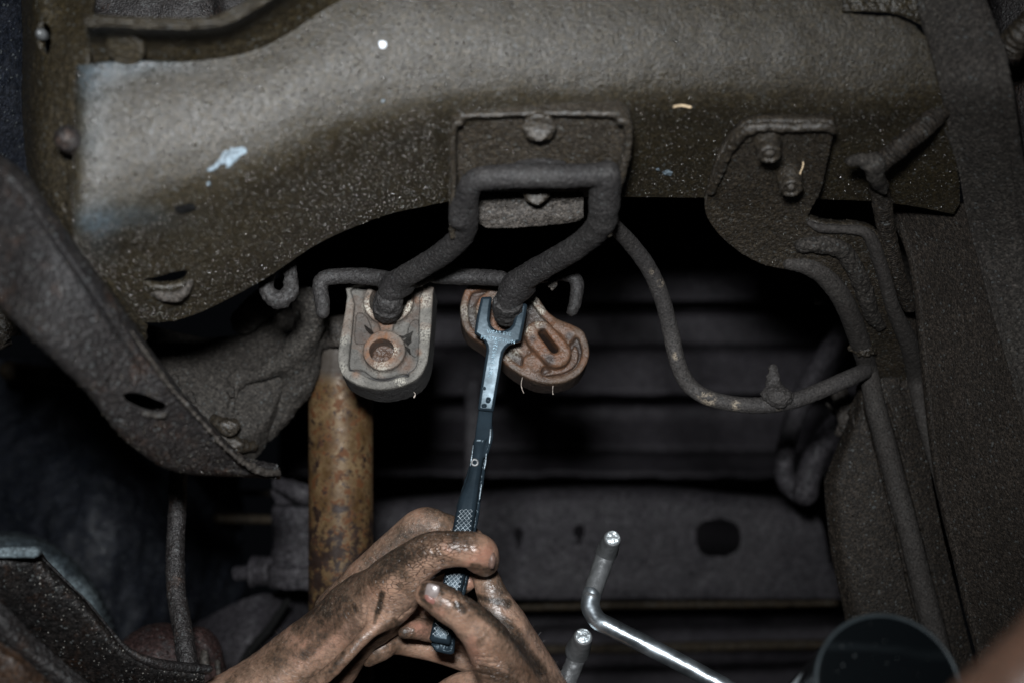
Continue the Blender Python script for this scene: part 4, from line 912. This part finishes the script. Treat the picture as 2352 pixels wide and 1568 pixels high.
# lower control arm
lc = thing('control_arm', 'dark speckled pressed steel arm curving down from the lower left edge', 'control arm', C(200, 1500, .72))
U1 = [(-60,1262),(0,1266),(85,1266),(110,1290),(150,1330),(200,1378),(250,1440),(290,1485),(340,1515),(400,1530),(470,1540)]
U2 = [(-60,1420),(0,1440),(60,1480),(90,1500),(120,1530),(160,1560),(200,1590),(250,1610),(300,1620),(360,1625),(470,1630)]
Q = [[(a[0], a[1] - 2, .715 + .00012 * max(a[0], 0)), (a[0] * .9 + b[0] * .1, a[1] * .9 + b[1] * .1, .70 + .00012 * max(a[0], 0)), ((a[0] + b[0]) / 2, (a[1] + b[1]) / 2, .705 + .00012 * max(a[0], 0)), (b[0], b[1], .72 + .00012 * max(a[0], 0))] for a, b in zip(U1, U2)]
LCV = loft(Q, 320, 120, amp=.0002, ns=500, thick=.004, seed=51, lump=.0004); obj('arm_plate', LCV, M['blackarm'], lc); droplets(LCV, 500, M['speck'], lc, .00012, .0004, lambda u, v: np.exp(-np.abs(v - np.interp(u, [0, 85, 200, 400], [1270, 1300, 1400, 1530])) / 70) + .25, seed=9, name='grit_specks')
f = Field(.0008); f.prism(Frame(40, 1268, .69), [(-70,1256),(78,1256),(88,1262),(88,1276),(76,1281),(-70,1281)], 0, .006, rnd=.001)
obj('rim_bar', f.build(.0002, 300), M['tyre'], lc)
f = Field(.0008); f.chain([(92,1276,.712,3),(150,1332,.718,3),(200,1380,.722,3),(250,1442,.73,4),(292,1490,.735,7),(345,1518,.74,11),(410,1530,.75,12),(480,1536,.76,10)], k=.002)
obj('rolled_edge', f.build(.0002, 500), M['armsteel'], lc)
l2 = obj('brace_strip', loft([[(-60,1330,.66),(-60,1380,.655),(-60,1430,.66)],[(20,1400,.66),(10,1440,.655),(0,1490,.66)],[(100,1480,.67),(85,1515,.665),(60,1550,.67)],[(230,1590,.68),(200,1600,.675),(180,1640,.68)]], 200, 60, amp=.0003, ns=500, thick=.008, seed=61), M['armsteel'])
tag(l2, 'narrow rusty brace crossing the very bottom left corner', 'brace')
l3 = obj('brace_strip', loft([[(-60,1440,.64),(-60,1500,.635),(-60,1700,.64)],[(40,1500,.64),(30,1540,.635),(0,1700,.64)],[(130,1580,.65),(100,1600,.645),(60,1700,.65)]], 120, 60, amp=.0004, ns=400, thick=.006, seed=62), M['rustdark'])
tag(l3, 'reddish rusty flange right in the bottom left corner', 'brace')
# ball joint cover
bj = thing('ball_joint', 'red-brown dusty domed joint cover at the bottom left behind the slim rod', 'ball joint', C(400, 1568, .88))
f = Field(.0012); f.ball(C(375, 1540, .90), (.034, .03, .030), k=.004); f.ball(C(455, 1560, .90), (.0175, .02, .0335), k=.003)
obj('cover', f.build(.0005, 300), M['redrust'], bj)
f = Field(.001); f.chain([(470,1500,.872,10),(468,1530,.870,12)], k=.002); f.chain([(500,1520,.885,7),(505,1580,.885,7)], k=.002)
obj('clip', f.build(.0004, 300), M['grime'], bj)
f = Field(.0009); f.chain([(410,1040,.86,21),(408,1150,.85,21),(403,1250,.84,21),(404,1350,.83,22),(415,1420,.82,22),(428,1500,.81,23),(440,1600,.80,24)], k=.002)
o = obj('stabiliser_rod', f.build(.00035, 400), M['darkmetal']); tag(o, 'slim dark upright rod bending right near the bottom left, scuffed with grit', 'rod')
# grey damper left of gold tube
dm = thing('damper', 'blurred grey stubby damper body just left of the gold tube', 'damper', C(680, 1250, 1.05))
f = Field(.0015); f.cyl(C(690, 1155, 1.05), C(690, 1290, 1.05), .0205, rnd=.003); f.cyl(C(690, 1290, 1.05), C(690, 1345, 1.05), .0245, rnd=.004, k=.002)
obj('housing', f.build(.0005, 250, lump=.0008), M['far'], dm)
f = Field(.0015); f.chain([(640,1110,1.04,16),(690,1130,1.03,24),(740,1150,1.04,20)], k=.004); f.chain([(632,1128,1.06,12),(660,1170,1.05,20)], k=.004)
obj('upper_mount', f.build(.0006, 250), M['far'], dm)
f = Field(.0012); f.cyl(C(540, 1316, 1.06), C(615, 1310, 1.05), .0055, rnd=.001); f.cyl(C(590, 1310, 1.06), C(632, 1310, 1.05), .011, rnd=.002, k=.001); f.cyl(C(575,1312,1.055), C(586,1312,1.055), .012)
obj('stud', f.build(.0003, 300), M['far'], dm)
lw = obj('lower_shield', loft([[(430,1440,1.12),(450,1520,1.10),(470,1640,1.1)],[(560,1375,1.10),(560,1480,1.08),(560,1640,1.08)],[(640,1360,1.12),(640,1470,1.1),(640,1640,1.1)],[(720,1380,1.16),(720,1480,1.14),(720,1640,1.14)]], 90, 90, amp=.0005, ns=200, thick=.004), M['far'])
tag(lw, 'dim grey curved shield behind the forearm below the damper', 'shield')
f = Field(.0015); f.chain([(660,1380,1.06,9),(620,1440,1.06,10),(570,1500,1.06,10),(530,1580,1.06,10)], k=.002)
o = obj('brake_hose', f.build(.0003, 250), M['black']); tag(o, 'thin black hose curving down left of the forearm', 'hose')
f = Field(.0012); f.cyl(C(843, 1500, 1.0), C(843, 1640, 1.0), .0035); o = obj('rusty_pin', f.build(.0004, 300), M['farbrown']); tag(o, 'dull brown post below the hands at the bottom edge', 'post')
# J hook
f = Field(.0007); f.chain([(624,604,.752,16),(613,645,.752,17),(616,672,.752,18),(640,690,.752,20),(665,674,.752,19),(669,648,.752,17),(664,604,.757,15),(658,560,.765,14)], k=.001)
o = obj('rod_hook', f.build(.0006, 420), M['rod']); tag(o, 'gritty dark rod end curled into a U below the crossmember, left of the isolators', 'hook')
# ================================================================== BACKGROUND UNDERBODY
ub = thing('underbody_panel', 'dim ribbed floor of the vehicle seen far behind the isolators', 'floor pan', C(1400, 900, 1.4))
rows = [(440,1.50),(520,1.50),(552,1.50),(556,1.40),(566,1.385),(574,1.40),(580,1.44),(584,1.40),(640,1.385),(692,1.38),(697,1.50),(718,1.54),(724,1.47),(790,1.47),(797,1.46),(806,1.40),(905,1.38),(912,1.52),(935,1.54),(960,1.54),(1030,1.56),(1045,1.50),(1092,1.46),(1100,2.5),(1180,2.6),(1376,2.5),(1400,1.44),(1480,1.42),(1500,1.47),(1640,1.47)]
def rowat(u, v): return v + (u - 1300) * -.004 * (1 if v < 1000 else -1)
PB = []
for u_ in (640, 860, 1100, 1400, 1700, 2000, 2200): PB.append([(u_, rowat(u_, v_), d_) for v_, d_ in rows])
A = np.array(PB, float)
def loft_lin(secs, nu, per, **kw):
    S_ = np.array(secs, float); out = []
    for j in range(S_.shape[1] - 1):
        for t in np.linspace(0, 1, per, endpoint=False): out.append(S_[:, j] * (1 - t) + S_[:, j + 1] * t)
    out.append(S_[:, -1]); Q_ = np.swapaxes(np.array(out), 0, 1)
    return loft(Q_.tolist(), nu, Q_.shape[1], **kw)
obj('ribbed_sheet', loft_lin(PB, 240, 6, amp=.0005, ns=120, thick=.004, lump=.0012), M['pan'], ub)
# upright strut standing in front of the ribbed sheet
f = Field(.0015); f.prism(Frame(1090, 960, 1.30), [(1068,870),(1104,870),(1104,1130),(1068,1130)], 0, .02, rnd=.002)
obj('upright_strut', f.build(.0004, 200), M['far'], ub)
# cross beam with keyholes and oval
cb = thing('rear_crossbeam', 'dim grey pressed crossbeam with two keyholes and one oval hole behind the hands', 'crossbeam', C(1500, 1250, 1.2))
def circ(cx, cy, rx, ry, n=20): return [(cx + rx * math.cos(2 * math.pi * i / n), cy + ry * math.sin(2 * math.pi * i / n)) for i in range(n)]
hl = [circ(1191,1226,11,15), [(1186,1236),(1197,1236),(1195,1258),(1188,1258)], circ(1330,1220,13,15), [(1325,1230),(1336,1230),(1334,1252),(1328,1252)],
      closed([(1598,1232),(1606,1205),(1632,1192),(1668,1192),(1694,1206),(1702,1232),(1698,1258),(1672,1276),(1638,1278),(1610,1268)], 3)]
CB = []
for u_, vt in ((640,1150),(860,1150),(1000,1140),(1150,1128),(1300,1120),(1500,1118),(1700,1135),(1850,1150),(1960,1162)):
    CB.append([(u_, vt - 4, 1.235), (u_, vt + 8, 1.21), (u_, vt + 60, 1.20), (u_, 1300, 1.20), (u_, 1362, 1.20), (u_, 1376, 1.205), (u_, 1382, 1.235)])
obj('beam_face', loft(CB, 620, 200, amp=.0002, ns=150, thick=.004, holes=hl, lump=.0008, keep=closed([(500,1100),(1200,1090),(1700,1095),(1800,1128),(1856,1160),(1888,1205),(1905,1290),(1925,1400),(1500,1420),(500,1420)], 3)), M['far'], cb)
f = Field(.002); f.chain([(1100,1396,1.19,8),(1500,1388,1.19,9),(1920,1384,1.19,8)], k=.002)
obj('brown_lip', f.build(.0005, 150), M['farbrown'], cb)
f = Field(.002); f.chain([(1200,1490,1.22,10),(1500,1486,1.22,12),(1900,1478,1.22,12)], k=.002)
o = obj('far_pipe', f.build(.0006, 120), M['farbrown']); tag(o, 'dark brown horizontal pipe just below the rear crossbeam', 'pipe')
# far tubes right
tb = thing('fuel_pipes', 'pair of dim grey bent pipes in front of the rear crossbeam right end', 'pipe', C(1850, 950, 1.08))
f = Field(.0013); f.chain([(1935,760,1.12,22),(1880,840,1.10,24),(1835,930,1.09,24),(1805,1030,1.08,22),(1805,1100,1.08,24),(1840,1130,1.08,28)], k=.003); obj('pipe', f.build(.0004, 200), M['far'], tb)
f = Field(.0013); f.chain([(1975,940,1.06,26),(1920,980,1.06,28),(1880,1030,1.06,28),(1858,1090,1.06,28),(1850,1130,1.06,30)], k=.003); obj('pipe', f.build(.0004, 200), M['far'], tb)
f = Field(.001); f.chain([(1898,925,.96,4),(1925,955,.96,6),(1950,985,.96,4)], k=.001); obj('clip', f.build(.0004, 300), M['dust'], tb)
f = Field(.0009); f.chain([(1925,880,.93,16),(1935,920,.93,22),(1945,960,.92,20),(1930,990,.93,12)], k=.004); obj('clamp', f.build(.0012, 250), M['grime'], tb)
# ================================================================== HOSE with clip
hz = thing('vent_hose', 'thin dusty black hose looping down from the bracket and across to the right rail', 'hose', C(1700, 900, .82))
hp = [(1385,488,.725,18),(1412,522,.74,18),(1450,562,.765,19),(1492,620,.785,19),(1522,690,.80,19),(1540,760,.81,19),(1556,830,.815,19),(1580,880,.82,19),(1620,910,.82,18),(1680,926,.82,18),(1750,930,.82,19),(1820,920,.82,19),(1890,894,.825,19),(1950,868,.83,19),(1985,852,.84,18)]
f = Field(.0007); f.chain(hp, k=.001, n=120); V, F = f.build(.00015, 700, lump=.0001, ls=60)
rs_ = blob(V, [(1553,817,7,1),(1628,918,13,.9),(1612,905,9,.7),(1690,930,9,.8),(1795,912,11,.5),(1786,930,9,1),(1520,650,8,.5),(1498,625,6,.4)]) * (fbm(V, 400, 6) > -.15)
obj('tube', (V, F), M['hose'], hz, {'rust': rs_})
f = Field(.0006)
f.chain([(1785,912,.818,20),(1778,880,.818,14),(1775,845,.818,9)], k=.002)
for vv, rr in ((846,12),(862,17),(882,20),(897,22)): f.chain([(1776-rr*.6,vv,.818,5),(1776+rr*.6,vv+2,.818,5)], k=.002, curve=False)
f.chain([(1760,905,.816,12),(1790,912,.814,24),(1815,910,.818,12)], k=.004)
V, F = f.build(.0008, 380); obj('push_clip', (V, F), M['hose'], hz, {'rust': np.zeros(len(V))})
# ================================================================== RIGHT BRACKET
rb = thing('corner_bracket', 'lobed gritty bracket with two protruding bolts at the right end of the crossmember', 'bracket', C(1750, 500, .74))
OUT = [(1700,300),(1740,288),(1820,287),(1905,288),(1915,300),(1900,370),(1884,440),(1862,480),(1858,505),(1900,520),(1985,526),(2030,560),(2050,640),(2070,760),(2080,900),(2030,920),(2000,860),(1985,790),(1968,735),(1938,680),(1895,640),(1800,618),(1740,602),(1680,566),(1632,512),(1620,470),(1638,410),(1660,350)]
def rbd(u, v): return .681 + (min(v, 480) - 290) * .00033 + max(0, v - 480) * .00024 + max(0, v - 700) * .00012
SG = []
for u_ in np.linspace(1600, 2110, 12): SG.append([(u_, v_, rbd(u_, v_)) for v_ in np.linspace(270, 940, 14)])
RBV = loft(SG, 340, 440, amp=.00028, ns=550, thick=.006, keep=closed(OUT, 4), seed=71, lump=.0006)
obj('bracket_plate', RBV, M['grime_brown'], rb)
droplets(RBV, 1400, M['oil'], rb, .0002, .0005, lambda u, v: 1 + 0 * u, seed=5)
f = Field(.0008); f.chain([(u_, v_, rbd(u_, v_) - .003, r_) for u_, v_, r_ in ((1912,300,9),(1895,291,11),(1820,292,11),(1740,293,12),(1700,310,13),(1672,350,12),(1650,400,11),(1634,440,10))], k=.003)
obj('rolled_rim', f.build(.0006, 350), M['grime_brown'], rb)
def bolt(u, v, d, r_):
    f = Field(.0006); a = C(u, v - 10, d + .001); b = a + np.array([0, -.62, -.78]) * .0105; R = r_ * K * d
    f.cyl(a, b, R, rnd=.0012, k=.001); ax = (b - a) / np.linalg.norm(b - a)
    f.cyl(b - ax * .0022, b + ax * .004, R * .62, mode='sub', rnd=.0003, k=.001); f.ball(b - ax * .0022, (R * .5,) * 3, k=.001)
    f.ball(a, (R * 1.12,) * 3, k=.002)
    return f.build(.0003, 500)
obj('bolt', bolt(1762, 334, .688, 27), M['grime_brown'], rb); obj('bolt', bolt(1812, 412, .713, 26), M['grime_brown'], rb)
# ridges moulded/pipes on the right rail
f = Field(.0008); f.chain([(u_, v_, rbd(u_, v_) - .001, r_) for u_, v_, r_ in ((1842,562,18),(1880,560,21),(1925,568,22),(1958,608,21),(1985,668,20),(2002,722,18),(2022,748,12))], k=.004)
o = obj('pressed_rib', f.build(.0006, 350), M['dust']); tag(o, 'short thick dusty rib curving right from beneath the lobed bracket', 'rib')
# RIGHT RAIL
rr_ = thing('frame_rail', 'gritty brown upright rail narrowing to the lower right beside the pipes', 'frame rail', C(2050, 1200, .86))
LEdge = [(1985,700),(1988,740),(1985,780),(1978,820),(1970,870),(1952,950),(1902,1075),(1892,1120),(1905,1250),(1925,1350),(1945,1450),(1960,1640)]
REdge = [(2098,680),(2102,720),(2107,780),(2111,860),(2114,900),(2122,980),(2140,1100),(2160,1200),(2183,1300),(2208,1400),(2233,1500),(2268,1640)]
RR = []
for a, b in zip(LEdge, REdge):
    RR.append([(a[0], a[1], .872), (a[0] + 6, a[1], .868)] + [(a[0] + (b[0] - a[0]) * t, a[1] + (b[1] - a[1]) * t, .862 - .006 * math.sin(t * 3.1)) for t in (.12, .3, .5, .7, .88)] + [(b[0], b[1], .862)])
def ribs(u_, v_, P):
    r = 0
    def line(x1, y1, x2, y2, w, h_):
        ex, ey = x2 - x1, y2 - y1; t = np.clip(((u_ - x1) * ex + (v_ - y1) * ey) / (ex * ex + ey * ey), 0, 1); q = np.hypot(u_ - x1 - ex * t, v_ - y1 - ey * t) / w; return h_ * np.exp(-q ** 4)
    r = sum(line(a_[0] - 27, a_[1], b_[0] - 27, b_[1], 5, -.0035) for a_, b_ in (((2000,880),(2036,1010)), ((2036,1010),(2062,1110)), ((2062,1110),(2090,1220)), ((2090,1220),(2112,1320)), ((2112,1320),(2138,1430)))) + sum(line(a_[0] + 29, a_[1], b_[0] + 29, b_[1], 4, -.0022) for a_, b_ in (((2010,930),(2036,1010)), ((2036,1010),(2062,1110)), ((2062,1110),(2090,1220)), ((2090,1220),(2112,1320)), ((2112,1320),(2140,1430)), ((2140,1430),(2165,1540))))
    r = r + line(2072,800,2075,900,6,-.002) + line(2080,900,2095,950,5,-.002) + line(1950,800,1955,950,6,.002) + line(2120,1240,2160,1420,5,.001)
    return r
obj('rail_face', loft(RR, 460, 180, amp=.0001, ns=700, thick=.005, seed=81, lump=.0003, fn=ribs), M['rail'], rr_)
f = Field(.0007); f.chain([(1959,954,.861,3),(1975,1060,.861,4),(1998,1220,.861,5),(2014,1320,.860,7),(2022,1372,.861,8)], k=.001); obj('pressed_rib', f.build(.00015, 500), M['dust'], rr_)
def pipe(name, pts, label, mat, amp=.0002, cat='pipe', fn=None, h=.0008):
    f = Field(h); f.chain(pts, k=.002, n=fn); o = obj(name, f.build(amp, 600, lump=.0001), mat); tag(o, label, cat); return o
pipe('brake_pipe', [(u_, v_, (rbd(u_, v_) - .001) if v_ < 900 else .845, r_) for u_, v_, r_ in ((1812,606,14),(1855,612,20),(1900,640,23),(1938,692,24),(1962,748,24),(1980,800,23),(1994,850,22),(2010,930,23),(2032,1010,24),(2058,1110,24),(2088,1220,24),(2112,1320,25),(2140,1430,27),(2160,1520,28),(2180,1640,28))], 'long thick dusty pipe running down the face of the upright rail', M['pipedust'])
pipe('fuel_line', [(u_, v_, (rbd(u_, v_) - .0005) if v_ < 900 else .850, r_) for u_, v_, r_ in ((1858,512,6),(1885,524,11),(1940,527,11),(1985,533,13),(2008,565,16),(2032,640,16),(2052,710,17),(2088,790,21),(2104,870,20),(2118,945,18),(2134,1020,13),(2148,1090,7),(2180,1220,8),(2210,1330,8),(2235,1430,8),(2262,1560,8))], 'slim dusty line bending at a right angle then following the seam down the right side', M['pipedust'])
pipe('pipe_clamp', [(1958,800,.830,10),(1985,806,.826,13),(2008,806,.832,8)], 'gritty clamp lump where the hose end meets the thick pipe', M['grime_brown'], .001, 'clamp')
# side panel between the pipes and the sill, and the sill itself: two clean planes with a crack between them
SEAM = [(2100,-150,.690),(2118,0,.688),(2140,90,.684),(2165,200,.682),(2180,300,.702),(2206,400,.724),(2224,490,.742),(2252,590,.752),(2300,760,.752),(2352,930,.752),(2420,1150,.752),(2500,1400,.752),(2590,1660,.752)]
SLs = [[(a + (8 if b < 320 else 3), b, d), (a + 16, b, d - .0002)] + [(a + w_, b + w_ * .02, d - .00010 * w_) for w_ in (60, 140, 240, 380, 520)] for a, b, d in SEAM]
def groove(u_, v_, P):
    x = np.interp(v_, [0, 600], [2258, 2352]); return -.0008 * np.exp(-((u_ - x) / 5.0) ** 2)
sl = obj('sill', loft(SLs, 520, 220, amp=.00008, ns=700, thick=.005, seed=91, lump=.0002, fn=groove, keep=[(2000,-300),(2240,-300),(2264,0),(2310,116),(2345,352),(2430,700),(2720,1750),(1900,1750)]), M['dust']); tag(sl, 'wide dusty brown sill panel running down the far right side', 'sill')
IL = [(2040,470),(2085,560),(2106,660),(2118,760),(2130,880),(2142,1000),(2162,1130),(2196,1270),(2226,1400),(2252,1500),(2290,1660)]
IP = []
for a, b in IL: IP.append([(a + 5, b, .806), (a + 12, b, .8045)] + [(a + w_, b, .806 - .00022 * w_) for w_ in (70, 150, 230, 320, 420)])
ip = obj('side_panel', loft(IP, 440, 200, amp=.0001, ns=700, thick=.004, seed=92, lump=.0003, keep=[(1900,300)] + [(a - 3, b) for a, b, d in SEAM if b >= 200] + [(1900,1700)]), M['dustbrown']); tag(ip, 'sandy brown vertical side panel between the pipe run and the sill crack', 'body panel')
o = obj('paint_fleck', loft([[(2310,510,.7445),(2312,520,.7445)],[(2316,506,.7445),(2318,524,.7445)],[(2322,512,.7445),(2321,518,.7445)]], 8, 8, thick=.0005), M['white'], None); tag(o, 'tiny white paint chip stuck on the sill at the right', 'paint chip')
op = obj('outer_panel', loft([[(2235,-250,.82),(2250,100,.82),(2290,460,.82)],[(2330,-250,.80),(2330,100,.80),(2350,460,.80)],[(2620,-250,.76),(2620,100,.76),(2620,460,.76)]], 90, 160, amp=.0002, ns=400, thick=.003), M['darkmetal']); tag(op, 'darker recessed panel behind the conduit stub in the top right corner', 'body panel')
# connector plate above sill top
cp = obj('gusset', loft([[(1880,-120,.690),(1880,10,.690),(1885,27,.691)],[(2040,-120,.692),(2040,12,.692),(2045,31,.694)],[(2100,-120,.694),(2112,20,.694),(2122,60,.698)]], 160, 120, amp=.0006, ns=330, thick=.004, seed=95), M['beam']); tag(cp, 'brown gusset corner above the rounded right end of the crossmember', 'gusset')
f = Field(.0008); f.chain([(2025,-6,.70,14),(2045,2,.70,16),(2066,-4,.70,13)], k=.002); o = obj('grommet', f.build(.0003, 400), M['black']); tag(o, 'small dark grommet cut off by the top edge near the right corner', 'grommet')
bx = obj('inner_panel', loft([[(1840,470,.95),(1850,560,.95),(1870,700,.95)],[(2000,470,.93),(2010,580,.92),(2020,700,.92)],[(2080,480,.88),(2100,600,.87),(2110,760,.88)],[(2240,470,.86),(2220,600,.84),(2200,760,.86)]], 120, 100, amp=.0005, ns=300, thick=.004, seed=97), M['dust']); tag(bx, 'dusty inner panel between the bracket and the sill under the crossmember end', 'panel')
# corrugated conduit
def conduit(name, path, r_, pitch, label, parent=None, mat=None):
    a = crs(np.array(path, float), 400); P = np.array([C(*q) for q in a]); s = np.concatenate([[0], np.cumsum(np.linalg.norm(np.diff(P, axis=0), axis=1))])
    n = max(12, int(s[-1] / pitch * 8)); t = np.linspace(0, s[-1], n); P = np.stack([np.interp(t, s, P[:, i]) for i in range(3)], 1)
    T_ = np.gradient(P, axis=0); T_ /= np.linalg.norm(T_, axis=1, keepdims=True); A1 = np.cross(T_, (0, 1, 0)); A1 /= np.linalg.norm(A1, axis=1, keepdims=True); A2 = np.cross(T_, A1)
    m_ = 28; th = np.linspace(0, 2 * math.pi, m_, endpoint=False)
    R = r_ * (1 + .05 * np.sin(2 * math.pi * t / pitch)); V = P[:, None] + R[:, None, None] * (A1[:, None] * np.cos(th)[None, :, None] + A2[:, None] * np.sin(th)[None, :, None])
    V = V + (fbm(V, 300, 3) * .0004)[..., None] * (A1[:, None] * np.cos(th)[None, :, None] + A2[:, None] * np.sin(th)[None, :, None])
    ids = np.arange(n * m_).reshape(n, m_); F = np.stack([ids[:-1], np.roll(ids, -1, 1)[:-1], np.roll(ids, -1, 1)[1:], ids[1:]], -1).reshape(-1, 4)
    V = V.reshape(-1, 3); V = np.concatenate([V, P[:1], P[-1:]]); c0 = n * m_
    F = np.concatenate([F, [(c0, (j + 1) % m_, j, j) for j in range(0)] if False else np.zeros((0, 4), int)]).astype(int)
    o = obj(name, (V, F), mat or M['grime_brown'], parent); 
    if label and parent is None: tag(o, label, 'conduit')
    return o
cd = thing('wiring_conduit', 'corrugated wiring conduit forking below a junction at the right end of the crossmember', 'conduit', C(2000, 385, .70))
conduit('upper_sleeve', [(2176,240,.712),(2160,252,.700),(2125,290,.69),(2070,335,.69),(2010,385,.70)], .0050, .0020, None, cd, M['rail'])
conduit('lower_sleeve', [(2018,425,.722),(2028,480,.74),(2042,560,.77),(2062,640,.80),(2090,700,.83)], .0048, .0019, None, cd, M['rail'])
f = Field(.0007); f.chain([(2010,375,.692,24),(2012,405,.700,20),(2025,430,.712,14),(2032,440,.712,8)], k=.004); f.chain([(1942,368,.693,4),(1955,370,.69,12),(1975,368,.69,15),(2000,378,.692,13)], k=.004)
obj('junction', f.build(.0004, 400), M['dust'], cd)
cq = conduit('wiring_conduit', [(2440,-20,.68),(2390,30,.685),(2345,78,.69),(2318,112,.70)], .0068, .0026, 'short corrugated conduit stub cut off by the upper right edge')
# ================================================================== BENT HANGER BARS
def endbar(t, base, tip, r0, r1):
    ax = (tip - base) / np.linalg.norm(tip - base)
    f = Field(.0005); f.cyl(base, tip, r0, r2=r1, rnd=.0008); obj('sleeve', f.build(.00008, 500), M['grip'], t)
    f = Field(.0004); f.cyl(tip - ax * .001, tip + ax * .0009, r1 * .86, rnd=.0005); obj('bar_end', f.build(.00025, 500), M['endcap'], t)
b1 = thing('bent_steel_bar', 'polished steel bar bent near its top, running down to the bottom right edge', 'steel bar', C(1450, 1430, .80))
f = Field(.0007)
f.chain([(1392,1272,.800,23),(1375,1320,.795,22),(1358,1370,.788,21)], k=.001); obj('shaft', f.build(.00012, 400), M['grip'], b1)
f = Field(.0006)
f.chain([(1360,1362,.789,21.5),(1356,1392,.786,21.5),(1372,1422,.782,21.5),(1400,1438,.779,21.5),(1480,1478,.7755,21),(1580,1530,.770,20.5),(1700,1595,.763,20)], k=.001); obj('bent_leg', f.build(.00012, 200), M['polished'], b1)
endbar(b1, C(1393, 1268, .800), C(1407, 1234, .782), .0064, .0047)
b2 = thing('bent_steel_bar', 'stubby steel bar with bright filed end beside the right wrist', 'steel bar', C(1320, 1560, .80))
f = Field(.0007); f.chain([(1328,1500,.80,21),(1300,1570,.80,22),(1280,1640,.80,22)], k=.001); obj('shaft', f.build(.0003, 400), M['grip'], b2)
endbar(b2, C(1326, 1496, .800), C(1340, 1460, .783), .0072, .0051)
# ================================================================== BLACK CANISTER
cn = thing('canister', 'black cylinder with scratched flat end and pale sticker at the bottom right', 'canister', C(2040, 1600, .62))
face = C(2040, 1575, .58); nrm = np.array([.02, -.90, .43]); nrm /= np.linalg.norm(nrm)
R = .0296
f = Field(.0009); f.cyl(face - nrm * .14, face, R, rnd=.0010)
obj('body', f.build(), M['can'], cn)
T1 = np.cross(nrm, (0, 0, 1)); T1 /= np.linalg.norm(T1); T2 = np.cross(nrm, T1)
th = np.linspace(0, 2 * math.pi, 120, endpoint=False); V = []; 
for rr, zz in ((R + .0002, -.0016), (R + .0006, .0), (R - .0001, .0008), (R - .0009, .0006), (R - .0011, -.0014)): V.append(face + nrm * zz + rr * (np.cos(th)[:, None] * T1 + np.sin(th)[:, None] * T2))
V = np.array(V); ids = np.arange(V.shape[0] * 120).reshape(-1, 120); F = np.concatenate([np.stack([ids[i], np.roll(ids[i], -1), np.roll(ids[i + 1], -1), ids[i + 1]], 1) for i in range(4)])
obj('rim', (V.reshape(-1, 3), F), M['canrim'], cn)
V = []
for a in np.linspace(0, 1, 14):
    ang = a
    for zz in (0, 1): V.append((a, zz))
# sticker patch wrapped round the barrel
def barrel(phi, z): return face - nrm * z + (R + .0004) * (math.cos(phi) * T1 + math.sin(phi) * T2)
best = min(np.linspace(0, 6.28, 360), key=lambda p_: (lambda q: abs(q[0] - 1836) + abs(q[1] - 1580))(uv_of(barrel(p_, .040))))
g = [[barrel(best - .20 + i * .06, .034 + j * .004 + i * .0022) for j in range(8)] for i in range(9)]
g = np.array(g).reshape(-1, 3); ids = np.arange(72).reshape(9, 8); F = np.stack([ids[:-1, :-1], ids[1:, :-1], ids[1:, 1:], ids[:-1, 1:]], -1).reshape(-1, 4)
obj('sticker', (g, F), M['sticker'], cn)
